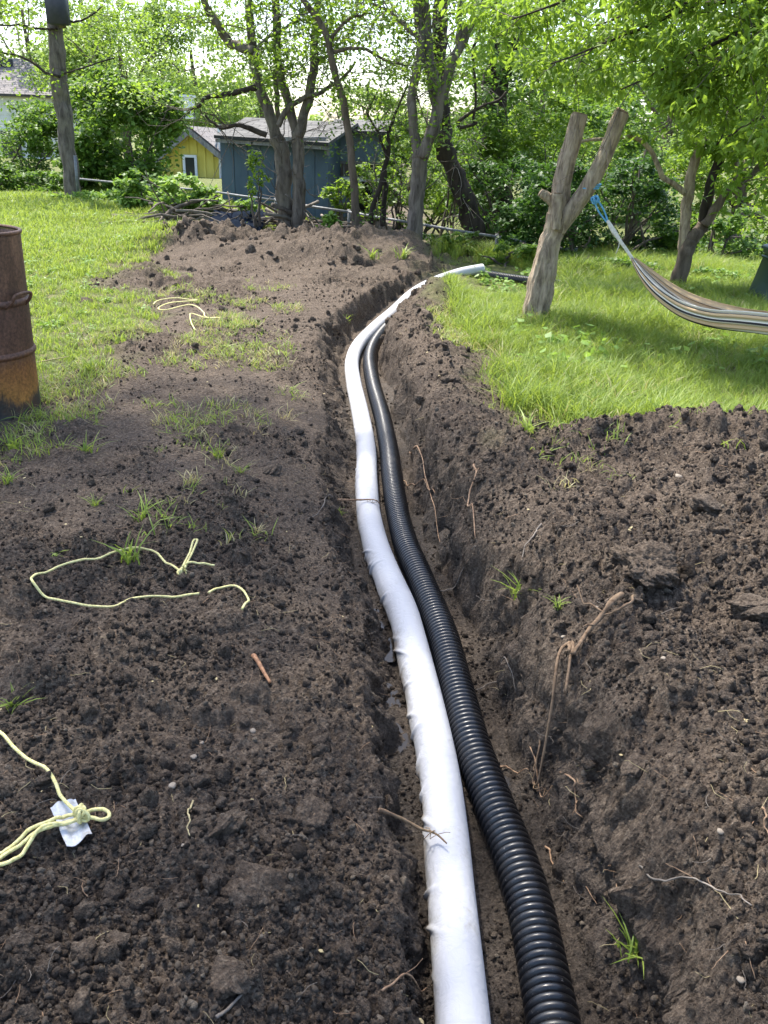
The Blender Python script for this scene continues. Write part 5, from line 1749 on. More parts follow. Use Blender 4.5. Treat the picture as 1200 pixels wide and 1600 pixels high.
def shed():
    YA, YB = 18.3, 17.9
    a = at(345, 300, YA)
    t = thing('shed', (a[0], YA, -.3), 'weathered slate-blue garden shed with shingle roof behind the many-stemmed tree', 'shed')
    xs = np.linspace(345, 513, 9)
    ys = np.linspace(YA, YB, 9)
    ze = 1.58
    for k in range(8):
        wall_piece('plank', xs[k] + .35, xs[k + 1] - .35, -.6, ze - .04, ys[k], M['blue_wall'], t, .05, .004 * (k % 3), ys[k + 1])
    A = at(345, 260, YA); B = at(513, 260, YB)
    mb = MB(); prism(mb, [[A[0], A[1] + .07, -.6], [B[0] - .02, B[1] + .07, -.6], [B[0] - .02, B[1] + .07, ze], [A[0], A[1] + .07, ze]], (0.35, 2.7, 0)); mb.build('wall', M['blue_wall'], t, False)
    wall_piece('fascia', 440, 509, ze - .10, ze - .02, YB - .12, M['grey_wood'], t, .03)
    mb = MB(); box(mb, at(511, 232, YB - .04), (.09, .10, .25)); mb.build('corner_trim', M['grey_wood'], t, False)
    el, er = at(334, 211, YA - .25), at(513, 223, YB - .25)
    rr, rl = at(559, 192, YB + 1.45), at(384, 183, YA + 1.45)
    rf = slab('roof', [el, er, rr, rl], .06, M['shingle'], t)
    slab('roof', [rl + [0, 0, .0], rr, rr + [.3, 1.6, -.6], rl + [.3, 1.6, -.6]], .06, M['shingle'], t)
    # eave boards under the roof edge
    for k in range(3):
        u0, u1 = k / 3, (k + 1) / 3
        p0 = el + (er - el) * u0; p1 = el + (er - el) * u1
        mb = MB(); prism(mb, [p0 + [.02, .03, -.13], p1 + [-.02, .03, -.13], p1 + [-.02, .03, -.065], p0 + [.02, .03, -.065]], (0, .03, 0)); mb.build('eave_board', M['grey_wood'], rf, False)
    # open lean-to on the right with a band of small panes
    Y = 19.3
    lt = thing('lean_to', (at(560, 300, Y)[0], Y, -.3), 'blue lean-to with a row of small panes above a dark opening', 'lean-to')
    wall_piece('fascia_panel', 517, 607, zat(560, 252, Y), zat(560, 205, Y), Y, M['blue_pale'], lt, .05)
    wall_piece('rail', 517, 607, zat(560, 256, Y), zat(560, 252.5, Y), Y - .03, M['grey_wood'], lt, .05)
    px = np.linspace(522, 600, 6)
    for k in range(5):
        wall_piece('pane', px[k] + 1.2, px[k + 1] - 1.2, zat(560, 276, Y), zat(560, 256.5, Y), Y + .03, M['glass'], lt, .01)
    for k in range(6):
        wall_piece('mullion', px[k] - .9, px[k] + .9, zat(560, 277, Y), zat(560, 256.3, Y), Y, M['grey_wood'], lt, .04)
    wall_piece('sill', 517, 603, zat(560, 283, Y), zat(560, 277.5, Y), Y - .10, M['white_paint'], lt, .14)
    wall_piece('back_wall', 512, 605, -.7, zat(560, 284, Y), Y + 1.2, M['dark_inside'], lt, .05)  # near-black colour stands in for the shade inside the opening
    wall_piece('post', 583, 586, -.6, zat(560, 284, Y), Y - .02, M['grey_wood'], lt, .05)
    c0, c1 = at(514, 203, Y - .2), at(612, 206, Y - .2)
    slab('roof', [c0, c1, c1 + [0, 1.6, .25], c0 + [0, 1.6, .25]], .06, M['shingle'], lt)


shed()


def yellow_house():
    Y = 30.0
    t = thing('house', (at(298, 300, Y)[0], Y, 0), 'small yellow board-and-batten house with a white-framed window', 'house')
    L, R_ = at(252, 300, Y), at(343, 300, Y)
    apex = at(299, 203, Y); eL = at(252, 243, Y); eR = at(343, 236, Y)
    mb = MB(); prism(mb, [[L[0], Y, -.6], [R_[0], Y, -.6], [R_[0], Y, eR[2]], [apex[0], Y, apex[2]], [L[0], Y, eL[2]]], (0, 4, 0)); mb.build('wall', M['yellow_wall'], t, False)
    for px in np.arange(258, 342, 12.5):
        x = at(px, 260, Y)[0]
        top = np.interp(px, [252, 299, 343], [eL[2], apex[2], eR[2]]) - .08
        if 284 < px < 312:
            mb = MB(); box(mb, (x, Y - .02, (top + zat(298, 240, Y)) / 2), (.06, .04, top - zat(298, 240, Y)))
        else:
            mb = MB(); box(mb, (x, Y - .02, (top - .6) / 2), (.06, .04, top + .6))
        mb.build('batten', M['yellow_wall'], t, False)
    # roof over the gable
    ol, ora = eL + [-.25, -.35, -.10], eR + [.25, -.35, -.12]
    ap = apex + [0, -.35, .12]
    slab('roof', [ol, ap, ap + [0, 4.6, 0], ol + [0, 4.6, 0]], .07, M['shingle_brown'], t)
    slab('roof', [ap, ora, ora + [0, 4.6, 0], ap + [0, 4.6, 0]], .07, M['shingle_brown'], t)
    for a, b in ((ol, ap), (ap, ora)):
        mb = MB(); prism(mb, [a + [0, -.03, -.26], b + [0, -.03, -.26], b + [0, -.03, -.075], a + [0, -.03, -.075]], (0, .05, 0)); mb.build('rake_board', M['grey_wood'], t, False)
    # window
    wy = Y - .05
    w = MB(); 
    x0, x1 = at(287, 260, Y)[0], at(309, 260, Y)[0]; z1, z0 = zat(298, 242, Y), zat(298, 284, Y)
    mb = MB(); box(mb, ((x0 + x1) / 2, wy, (z0 + z1) / 2), (x1 - x0 - .12, .03, z1 - z0 - .12)); wo = mb.build('window', M['glass'], t, False)
    for (cx, cz, sx_, sz_) in (((x0 + x1) / 2, z1 - .04, x1 - x0, .08), ((x0 + x1) / 2, z0 + .04, x1 - x0, .08), (x0 + .04, (z0 + z1) / 2, .08, z1 - z0 - .16), (x1 - .04, (z0 + z1) / 2, .08, z1 - z0 - .16)):
        mb = MB(); box(mb, (cx, wy - .02, cz), (sx_, .08, sz_)); mb.build('frame', M['white_paint'], wo, False)
    mb = MB(); box(mb, (at(346, 260, Y)[0], Y - .05, .6), (.12, .1, 2.6)); mb.build('corner_board', M['white_paint'], t, False)
    p = [at(338, 222, Y - .2), at(336, 245, Y - .2)]
    mb = MB(); tube(mb, p, [.05, .05], 8); mb.build('downspout', M['galvanised'], t)
    c = at(294, 169, 36)
    mb = MB(); box(mb, c, (.42, .42, .75)); ch = mb.build('chimney', M['white_paint'], t, False)
    mb = MB(); box(mb, c + np.array([0, 0, .42]), (.52, .52, .08)); mb.build('cap', M['white_paint'], ch, False)


yellow_house()


def grey_house():
    Y = 44.0
    t = thing('house', (at(20, 290, Y)[0], Y, 0), 'pale house with a grey-brown hip roof behind trees at the left', 'house')
    ze, zr = zat(40, 148, Y), zat(40, 92, Y + 3)
    xr, xk = at(86, 148, Y)[0], at(44, 92, Y + 3)[0]
    xl = xr - 12
    a, b = np.array([xl, Y - .4, ze]), np.array([xr + .3, Y - .4, ze])
    rl, rr = np.array([xl + 2, Y + 3, zr]), np.array([xk, Y + 3, zr])
    slab('roof', [a, b, rr, rl], .1, M['shingle_brown'], t)
    slab('roof', [b, b + [0, 7, 0], rr + [.01, .02, 0], rr], .1, M['shingle_brown'], t)
    mb = MB(); box(mb, ((xl + xr) / 2, Y + 3.2, ze / 2 - .6), (11.6, 6.4, ze + 1.1)); mb.build('wall', M['cream_siding'], t, False)
    for k in range(7):
        mb = MB(); box(mb, ((xl + xr) / 2, Y - .01, ze - .3 - k * .42), (11.62, .03, .36)); mb.build('siding_board', M['cream_siding'], t, False)
    for px in (18, 62):
        c = at(px, 225, Y - .06); mb = MB(); box(mb, c, (.9, .06, 1.2)); w = mb.build('window', M['glass'], t, False)
        mb = MB(); box(mb, c + np.array([0, -.02, .64]), (1.1, .08, .1)); mb.build('frame', M['white_paint'], w, False)
        mb = MB(); box(mb, c + np.array([0, -.02, -.64]), (1.1, .08, .1)); mb.build('sill', M['white_paint'], w, False)
    c = at(4, 97, Y + 2.2); mb = MB(); box(mb, c, (.9, .3, .28)); mb.build('roof_vent', M['dark_box'], t, False)


grey_house()


def fence():
    pix = [(118, 279, 18.6), (220, 288, 18.0), (323, 298, 17.2), (430, 313, 16.5), (545, 331, 15.4), (650, 349, 14.2), (777, 370, 13.3), (900, 392, 12.7)]
    P = np.array([at(a, b, y) for a, b, y in pix])
    t = thing('fence', P[3] * [1, 1, 0], 'thin grey metal fence rail on posts running behind the brush pile', 'fence')
    for k in range(len(P) - 1):
        mb = MB(); tube(mb, np.array([P[k], P[k] * .5 + P[k + 1] * .5 - [0, 0, .008], P[k + 1]]), [.021, .021], 8); mb.build('rail', M['galvanised'], t)
    for k in range(len(P)):
        g = gz(P[k][0], P[k][1]) - .15
        mb = MB(); tube(mb, [[P[k][0], P[k][1] + .03, min(g, P[k][2] - .6)], P[k] + [0, .03, .04]], [.028, .028], 8); mb.build('post', M['galvanised'], t)
    mb = MB(); tube(mb, [at(122, 305, 17.7), at(117, 243, 17.7)], [.03, .03], 8)
    o = mb.build('metal_stake', M['galvanised']); tag(o, 'upright pale metal stake leaning on the straight left trunk', 'stake')


fence()


def bin_right():
    Y = 9.6
    b = at(1200, 482, Y); x0 = at(1172, 480, Y)[0]
    zt = zat(1195, 392, Y); zb = gz(x0 + .3, Y)
    t = thing('bin', (x0 + .32, Y, zb), 'dark green plastic bin at the right edge behind the hammock', 'bin')
    cx = x0 + .36
    mb = MB()
    lo = np.array([[-.30, -.28], [.30, -.28], [.30, .28], [-.30, .28]]) ; hi = lo * .72
    prof = []
    def rr(s, z, rad=.05):
        pts = []
        for sx_, sy_, a0 in ((1, 1, 0), (-1, 1, 90), (-1, -1, 180), (1, -1, 270)):
            for a in (0, 30, 60, 90):
                an = math.radians(a0 + a)
                pts.append([sx_ * (s - rad) + rad * math.cos(an), sy_ * (s - rad) + rad * math.sin(an), z])
        return np.array(pts)
    levels = [(.32, 0), (.325, .03), (.315, .04), (.24, zt - zb - .04), (.255, zt - zb - .035), (.255, zt - zb)]
    V = np.vstack([rr(s, z) + [cx, Y, zb] for s, z in levels])
    q = [[i * 16 + j, i * 16 + (j + 1) % 16, (i + 1) * 16 + (j + 1) % 16, (i + 1) * 16 + j] for i in range(5) for j in range(16)]
    mb.add(V, q); mb.build('body', M['green_plastic'], t)
    mb = MB(); V = np.vstack([rr(s, z) + [cx, Y, zt] for s, z in [(.27, .003), (.28, .02), (.26, .045), (.2, .075), (.08, .085)]])
    V = np.vstack([V, [cx, Y, zt + .088]])
    q = [[i * 16 + j, i * 16 + (j + 1) % 16, (i + 1) * 16 + (j + 1) % 16, (i + 1) * 16 + j] for i in range(4) for j in range(16)]
    mb.add(V, q, [[64 + j, 64 + (j + 1) % 16, 80] for j in range(16)]); mb.build('lid', M['green_plastic'], t)
    mb = MB(); tube(mb, catmull([[cx - .24, Y - .1, zt - .08], [cx - .31, Y - .08, zt - .06], [cx - .31, Y + .08, zt - .06], [cx - .24, Y + .1, zt - .08]], 12), [.014, .014], 8); mb.build('handle', M['green_plastic'], t)


M['green_plastic'] = simple('green_plastic', (0.012, 0.035, 0.034), (0.02, 0.05, 0.048), 5, .45)
bin_right()


# ------------------------------------------------------------------ brush pile
def brush():
    r = np.random.default_rng(77)
    Y = 15.2
    c = at(400, 350, Y)
    g = gz(c[0], Y)
    t = thing('brush_pile', (c[0], Y, g), 'heap of cut dead branches in front of the fence', 'brush pile')
    for k in range(95):
        px = r.uniform(250, 520); 
        top = np.interp(px, [250, 330, 400, 520], [318, 322, 332, 352])
        py = r.uniform(top, 366)
        p = at(px, py, Y + r.uniform(-.7, .7))
        d = unit(np.array([r.normal(0, 1), r.normal(0, .35), r.normal(-.02, .16)]))
        L = r.uniform(.7, 2.4)
        q = p + np.linspace(-.5, .5, 9)[:, None] * d * L
        q[:, 2] += -.10 * L * (np.linspace(-1, 1, 9) ** 2) * r.uniform(-.2, .8) + .05 * vnoise(np.arange(9) * .6, np.full(9, float(k)), 5)
        q[:, 1] += .08 * vnoise(np.arange(9) * .6, np.full(9, float(k)), 6)
        gg = H(q[:, 0], q[:, 1]) + .02
        q[:, 2] = np.maximum(q[:, 2], gg)
        rad = r.uniform(.008, .03) if r.random() < .75 else r.uniform(.03, .05)
        mb = MB(); tube(mb, q, [rad, rad * .45], 6, True)
        mb.build('branch', M['dead_twig'] if r.random() < .45 else M['twig'], t)
    # a dark plastic sheet tucked under
    n = 16
    U, V = np.meshgrid(np.linspace(0, 1, n), np.linspace(0, 1, n))
    a, b = at(322, 352, Y - .8), at(408, 362, Y - .8)
    P = a[None, None] + (b - a)[None, None] * U[..., None] + np.array([0, .7, .22])[None, None] * V[..., None]
    P[..., 2] = gz(a[0], Y - .6) + .05 + .22 * V + .07 * fbm(U * 4, V * 4, 3, 9)
    q = [[i * n + j, i * n + j + 1, (i + 1) * n + j + 1, (i + 1) * n + j] for i in range(n - 1) for j in range(n - 1)]
    mb = MB(); mb.add(P.reshape(-1, 3), q); o = mb.build('plastic_sheet', M['dark_sheet'])
    sol = o.modifiers.new('thick', 'SOLIDIFY'); sol.thickness = .006
    tag(o, 'crumpled dark blue plastic sheet under the brush pile', 'plastic sheet')


M['dark_sheet'] = simple('dark_sheet', (0.010, 0.014, 0.024), (0.018, 0.024, 0.038), 6, 1.0, spec=.0)
brush()


# ------------------------------------------------------------------ bushes and far trees
def bush(px, py, Y, rx, rz, n, mat, label, L=.09, W=.055, seed=0, name='bush', stems=7, lobes=6, cat='bush', depth=1.0, grp=None):
    r = np.random.default_rng(900 + seed)
    k = Y * 1.03 / FPX
    c = at(px, py, Y)
    g = gz(c[0], Y)
    T = Tree(name, label, cat, (c[0], Y, g), grp)
    RX, RZ = rx * k, rz * k
    bl = [(c, (RX * .75, RX * .7 * depth, RZ * .75), 1.4)]
    for q in range(lobes):
        a = r.uniform(0, 2 * PI)
        bl.append((c + np.array([math.cos(a) * RX * .62, r.uniform(-.5, .5) * RX * depth, math.sin(a) * RZ * .62]), (RX * .42, RX * .4 * depth, RZ * .40), .6))
    p, tn = blob_points(bl, n, r, int(max(30, n / 45)), .15, .25)
    keep = p[:, 2] > H(p[:, 0], p[:, 1]) + .02
    p, tn = p[keep], tn[keep]
    mb = MB()
    for q in range(stems):
        e = c + r.normal(0, .45, 3) * [RX, RX * .6 * depth, RZ]
        b0 = np.array([c[0] + r.normal(0, RX * .22), Y + r.normal(0, RX * .2), g - .05])
        tube(mb, limb_path([b0, b0 * .5 + e * .5 + [0, 0, .12 * RZ], e], 14, .04, q), [.028, .018, .007], 5)
    mb.build('stems', M['twig'], T.t)
    T.crown(p, mat, L, W, r, tint=tn)
    return T


def far_tree(px, py, Y, rx, rz, n, label, L=.22, W=.12, seed=0, mat='leaf_far', trunk=True):
    r = np.random.default_rng(1300 + seed)
    k = Y * 1.02 / FPX
    c = at(px, py, Y)
    g = gz(c[0], Y)
    T = Tree('tree', label, 'tree', (c[0], Y, g), 'leafy trees beyond the fence')
    RX, RZ = rx * k, rz * k
    if trunk:
        b0 = np.array([c[0], Y, g - .1])
        T.limb([b0, b0 * .5 + c * .5 + [r.normal(0, .2), 0, 0], c + [0, 0, RZ * .3]], [.22, .16, .07], M['bark_brown'], 'trunk', 8, .06, seed)
        for q in range(6):
            e = c + r.normal(0, .5, 3) * [RX, RX * .7, RZ]
            s_ = b0 * .4 + c * .6
            T.limb([s_, s_ * .5 + e * .5 + [0, 0, .1 * RZ], e], [.07, .05, .02], M['bark_brown'], 'limb', 5, .08, seed + q, 10)
    bl = [(c, (RX * .7, RX * .6, RZ * .7), 1.2)]
    for q in range(8):
        a = r.uniform(0, 2 * PI)
        bl.append((c + np.array([math.cos(a) * RX * .62, r.uniform(-.5, .5) * RX, math.sin(a) * RZ * .62]), (RX * .4, RX * .36, RZ * .36), .6))
    p, tn = blob_points(bl, n, r, int(n / 50), .17, .25)
    T.crown(p, mat, L, W, r, tint=tn)
    return T


def greenery():
    far_tree(40, 60, 50, 140, 110, 11000, 'tall pale green tree above the grey-brown roof', .26, .15, 1)
    far_tree(190, 100, 40, 125, 100, 15000, 'bright yellow-green tree right of the straight left trunk', .2, .11, 2)
    far_tree(300, 115, 46, 110, 95, 11000, 'light green tree above the yellow house', .22, .12, 3)
    far_tree(405, 165, 55, 70, 60, 3500, 'small distant tree above the shed roof left end', .25, .14, 4)
    far_tree(575, 185, 52, 80, 48, 3800, 'low distant tree above the shed roof right end', .24, .13, 5)
    far_tree(690, 190, 44, 70, 80, 4000, 'pale tree seen behind the double-trunked tree', .2, .11, 6)
    far_tree(860, 130, 30, 110, 110, 6500, 'mid green tree behind the forked stump', .15, .085, 7, 'leaf_mid')
    far_tree(1000, 270, 24, 110, 80, 6000, 'bright tree between stump and three-limbed tree', .13, .075, 8)
    far_tree(1160, 290, 20, 110, 110, 7500, 'sunny yellow-green tree behind the three-limbed tree', .12, .068, 9, 'leaf_bright')
    far_tree(1060, 130, 32, 130, 110, 6000, 'tall tree high behind the hanging boughs', .16, .09, 10, 'leaf_mid')
    far_tree(780, 60, 36, 70, 80, 2600, 'thin-leaved tree showing sky beside the thick dark trunk', .15, .085, 11)
    bush(690, 300, 18.5, 60, 70, 3800, 'leaf_bright', 'sunlit bush between double tree and leaning vine-hung trunk', .1, .06, 25)
    bush(770, 250, 20, 80, 90, 5000, 'leaf_mid', 'dense green bush in front of the thick dark trunk', .11, .065, 26)
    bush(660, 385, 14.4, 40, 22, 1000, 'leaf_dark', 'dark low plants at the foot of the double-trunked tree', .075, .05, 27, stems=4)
    bush(930, 240, 19, 110, 90, 6500, 'leaf_mid', 'broad green bush far behind the forked stump', .11, .065, 28)
    bush(110, 205, 22, 60, 70, 3600, 'leaf_mid', 'leafy bush right behind the straight left trunk', .115, .07, 29)
    # bushes at the left border
    bush(200, 215, 20.5, 88, 90, 13000, 'leaf_mid', 'large dark bush between straight trunk and yellow house', .15, .09, 1, stems=12, lobes=9)
    bush(25, 235, 21.0, 85, 70, 7500, 'leaf_mid', 'leafy bush left of the straight trunk under the grey-brown roof', .11, .065, 2)
    bush(60, 290, 19.4, 75, 30, 3600, 'leaf_mid', 'low dense shrub at the foot of the straight left trunk', .11, .075, 3)
    bush(-10, 285, 18.8, 50, 40, 2600, 'leaf_mid', 'low shrub at the left edge behind the lawn', .11, .075, 4)
    bush(180, 312, 18.0, 80, 16, 3000, 'weed', 'row of low leafy weeds along the lawn edge', .10, .075, 5, stems=4, cat='weeds')
    bush(285, 305, 15.6, 55, 34, 2600, 'weed', 'light green leafy sprouts on the left end of the brush pile', .11, .08, 6, cat='sprouts')
    bush(235, 300, 16.6, 55, 36, 2600, 'weed', 'green sprouts beside the large dark bush', .11, .08, 7, cat='sprouts')
    bush(385, 318, 14.8, 14, 10, 160, 'weed', 'small sprig of leaves on top of the brush pile', .09, .06, 8, stems=2, cat='sprouts')
    bush(400, 270, 14.5, 18, 34, 260, 'leaf_bright', 'sparse leafy shoot against the blue shed wall', .10, .05, 9, stems=3, cat='shoot')
    bush(515, 353, 13.9, 17, 17, 420, 'weed', 'fresh green weed at the foot of the slim tree', .09, .06, 10, stems=3, cat='weeds')
    bush(535, 305, 16.2, 26, 26, 700, 'leaf_bright', 'leafy bush in front of the lean-to opening', .1, .06, 11)
    bush(585, 300, 16.8, 36, 50, 1600, 'leaf_bright', 'sunlit bush beside the lean-to', .1, .06, 12)
    bush(630, 250, 19, 40, 60, 2200, 'leaf_bright', 'bright bush behind the double-trunked tree', .1, .06, 13)
    far_tree(655, 265, 27, 75, 85, 5200, 'bright yellow-green tree filling the gap behind the double-trunked tree', .14, .08, 31, 'leaf_bright')
    far_tree(745, 290, 25, 70, 85, 5200, 'sunlit tree low behind the leaning vine-hung trunk', .13, .075, 32, 'leaf_bright')
    far_tree(560, 260, 30, 60, 60, 3000, 'light green tree low behind the lean-to', .15, .085, 33, 'leaf_bright')
    far_tree(930, 210, 26, 90, 90, 5000, 'bright tree glowing between the two stump limbs', .14, .08, 34, 'leaf_bright')
    # thicket on the right
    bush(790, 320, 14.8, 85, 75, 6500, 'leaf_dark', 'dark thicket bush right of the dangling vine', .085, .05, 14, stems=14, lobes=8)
    bush(735, 240, 16.4, 70, 80, 4200, 'leaf_mid', 'tall bush behind the leaning vine-hung trunk', .09, .05, 15)
    bush(720, 385, 13.0, 40, 26, 1300, 'leaf_mid', 'low leafy plant by the far end of the white pipe', .07, .045, 16)
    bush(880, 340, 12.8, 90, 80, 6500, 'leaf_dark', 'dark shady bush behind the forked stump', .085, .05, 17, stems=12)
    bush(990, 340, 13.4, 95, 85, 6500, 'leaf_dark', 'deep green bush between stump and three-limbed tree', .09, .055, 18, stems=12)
    bush(1120, 385, 13.2, 90, 60, 4500, 'leaf_mid', 'leafy bush behind the three-limbed tree', .09, .055, 19)
    bush(860, 235, 16.0, 90, 75, 4800, 'leaf_bright', 'tall green bush high behind the forked stump', .1, .06, 20)
    bush(800, 400, 12.2, 60, 22, 2000, 'leaf_mid', 'low undergrowth bush left of the forked stump', .065, .045, 21)
    bush(960, 420, 11.6, 80, 18, 2400, 'leaf_mid', 'low plants along the shady edge behind the hammock', .065, .045, 22, stems=4)
    bush(1140, 435, 11.2, 70, 16, 1900, 'weed', 'low leafy plants in front of the dark green bin', .065, .05, 23, stems=4)
    bush(1230, 300, 15, 70, 120, 4500, 'leaf_bright', 'tall sunny bush at the right edge above the bin', .1, .06, 24)



def woods():
    """wall of trees far off that closes the view"""
    r = np.random.default_rng(4242)
    mb = MB()
    for px in np.arange(-420, 1700, 34):
        Y = r.uniform(62, 80)
        top = np.interp(px, [-400, 0, 250, 360, 430, 560, 720, 800, 1000, 1700], [40, 60, 90, 140, 172, 190, 178, 140, 70, 40]) + r.normal(0, 10)
        zt = zat(px, top, Y); x = at(px, 300, Y)[0]
        n = 950
        hh = zt / 2 + .5
        bl = [(np.array([x, Y, zt * .5]), (2.2, 1.5, zt * .5), 1.0), (np.array([x + r.normal(0, 1), Y, zt * .75]), (1.7, 1.2, zt * .25), .5), (np.array([x + r.normal(0, 1), Y - 1, zt * .3]), (2.0, 1.2, zt * .3), .6)]
        p, tn = blob_points(bl, n, r, 26, .2, .3)
        leaves(mb, p, .62, .4, r, .2, .5, False, np.clip(tn, 0, 1))
    o = mb.build('distant_woods', M['leaf_far'], None, False)
    tag(o, 'pale green wood far beyond the houses and fence', 'woods', None, 'stuff')


greenery()
woods()

# ------------------------------------------------------------------ grass
def tuft_mesh(name, nb, h, spread, w, seed, lean=.5, tint=(.2, .9)):
    r = np.random.default_rng(seed)
    V = []; Q = []; T = []; A = []; n = 0
    for b in range(nb):
        a = r.uniform(0, 2 * PI); d = np.array([math.cos(a), math.sin(a), 0]); s = np.array([-d[1], d[0], 0])
        o = np.append(r.normal(0, spread, 2), 0)
        hh = h * r.uniform(.45, 1.1); ln = lean * r.uniform(.2, 1.1) * hh; ww = w * r.uniform(.7, 1.2)
        tw = s * math.cos(.6 * r.normal()) + d * .4 * r.normal()
        p = [o + d * ln * f ** 2 + np.array([0, 0, hh * f * (1 - .22 * f * lean)]) for f in (0, .4, .75, 1.0)]
        wd = [.8, 1.0, .7]
        vv = []
        for k in range(3): vv += [p[k] - tw * ww * wd[k] / 2, p[k] + tw * ww * wd[k] / 2]
        vv.append(p[3])
        V += vv; Q += [[n, n + 1, n + 3, n + 2], [n + 2, n + 3, n + 5, n + 4]]; T += [[n + 4, n + 5, n + 6]]
        A += [r.uniform(*tint)] * 7
        n += 7
    return mesh_from(name, np.array(V), Q, T, True, {'tint': np.array(A)})


def scatter_lawn(name, xr, yr, dens, hfun, protos, label, seed, thr=.45):
    r = np.random.default_rng(seed)
    area = (xr[1] - xr[0]) * (yr[1] - yr[0])
    n = int(area * dens)
    x = r.uniform(*xr, n); y = r.uniform(*yr, n)
    g, d = grass_mask(x, y)
    ends = (np.hypot((x - 1.1) * .9, (y - 11.6) * .55) < .55) & (r.random(n) < .85)
    keep = (r.random(n) < sstep(thr - .3, thr + .35, g)) & (np.abs(x) < 1.4 + .56 * y) & ~ends
    x, y = x[keep], y[keep]
    z = H(x, y)
    n = len(x)
    s = hfun(x, y, r)
    rot = np.stack([r.normal(0, .12, n), r.normal(0, .12, n), r.uniform(0, 6.28, n)], 1)
    return scatter(name, np.stack([x, y, z - .005], 1), rot, np.stack([s * 1.0, s * 1.0, s * r.uniform(.8, 1.2, n)], 1), np.where(r.random(n) < .06, len(protos) - 1, r.integers(0, len(protos) - (1 if len(protos) > 3 else 0), n)), protos, label, 'grass')


def grass():
    P = [proto('grass_a%d' % k, tuft_mesh('grass_a%d' % k, 24, .25, .045, .0062, 60 + k, 1.1), M['grass']) for k in range(4)]
    P += [proto('grass_a5', tuft_mesh('grass_a5', 12, .24, .05, .006, 66, 1.0), M['grass_dry'])]
    def hr(x, y, r):
        return (.55 + .5 * sstep(-.3, .6, fbm(x * .9, y * .9, 3, 601)) + .25 * r.random(len(x))) * (.8 + .35 * sstep(5, 9, y))
    def hr2(x, y, r):
        return hr(x, y, r) * (1 - .72 * sstep(1.15, .7, np.hypot((x - 1.15) / .95, (y - 10.7) / 1.7)))
    scatter_lawn('lawn_grass', (0.6, 9.5), (4.3, 14.5), 230, hr2, P, 'tall lush grass around the forked stump and hammock', 1)
    Q = [proto('grass_b%d' % k, tuft_mesh('grass_b%d' % k, 20, .10, .05, .008, 80 + k, 1.0, (.35, 1.0)), M['grass']) for k in range(4)]
    Q += [proto('grass_b4', tuft_mesh('grass_b4', 14, .09, .05, .007, 86, 1.1), M['grass_dry'])]
    def hl(x, y, r):
        return (.6 + .5 * sstep(-.3, .6, fbm(x * .8, y * .8, 3, 603)) + .3 * r.random(len(x))) * (1 + .5 * sstep(9, 16, y))
    scatter_lawn('lawn_grass', (-13.0, -1.4), (5.0, 21.0), 110, hl, Q, 'short sunlit grass on the left lawn behind the barrel', 2)
    # broad-leaved weeds in both lawns
    def weed_mesh(nm, seed):
        mb = MB(); r = np.random.default_rng(seed)
        c = np.stack([r.normal(0, .05, 26), r.normal(0, .05, 26), r.uniform(.01, .10, 26)], 1)
        leaves(mb, c, .07, .045, r, .1, .8, False)
        return mesh_from(nm, np.vstack(mb.v), None, np.vstack(mb.t), False, {'tint': np.concatenate(mb.a)})
    Wd = [proto('weed_a%d' % k, weed_mesh('weed_a%d' % k, 90 + k), M['weed']) for k in range(3)]
    def hw(x, y, r): return .6 + .8 * r.random(len(x))
    def hw2(x, y, r): return .4 + .5 * r.random(len(x))
    scatter_lawn('lawn_weeds', (-13, -1.4), (5.5, 20), 5, hw2, Wd, 'broad-leaved weeds growing through the left lawn', 3, .6)
    scatter_lawn('lawn_weeds', (1.0, 8), (6.0, 14), 12, hw, Wd, 'broad-leaved weeds growing through the tall right grass', 4, .6)
    # thin grass left standing on the bare soil
    r = np.random.default_rng(17)
    n = 30000
    y = r.uniform(3.0, 11.5, n); x = r.uniform(-4.6, 2.4, n)
    g, d = grass_mask(x, y)
    s = trench_s(x, y)
    fringe = np.exp(-np.abs(d) / .75) * 1.0
    zone = np.exp(-(((x + 2.1) / 1.4) ** 2 + ((y - 7.4) / 2.0) ** 2)) * 1.0 + np.exp(-(((x - 1.25) / .45) ** 2 + ((y - 7.2) / 2.2) ** 2)) * .9 + np.exp(-(((x + 1.9) / 1.0) ** 2 + ((y - 4.2) / 1.2) ** 2)) * .22
    pr = np.maximum(fringe, zone) * sstep(.0, .3, fbm(x * 2.1, y * 1.5, 3, 777) + .08) * (np.abs(s) > .55) * (g < .6) * (1 - sstep(9.2, 9.9, y) * (x > -2.9))
    pr = np.where((s > 0) & (y < 5.2), pr * .15, pr)
    keep = r.random(n) < pr
    x, y = x[keep], y[keep]; z = H(x, y); n = len(x)
    sc = r.uniform(.4, 1.1, n)
    rot = np.stack([r.normal(0, .25, n), r.normal(0, .25, n), r.uniform(0, 6.28, n)], 1)
    S_ = [proto('grass_c%d' % k, tuft_mesh('grass_c%d' % k, 9, .10, .035, .006, 180 + k, 1.4, (.3, 1.0)), M['grass'] if k < 3 else M['grass_dry']) for k in range(4)]
    scatter('sparse_grass', np.stack([x, y, z - .004], 1), rot, np.stack([sc, sc, sc], 1), r.integers(0, 4, n), S_, 'thin trampled grass left on the bare soil', 'grass')


grass()

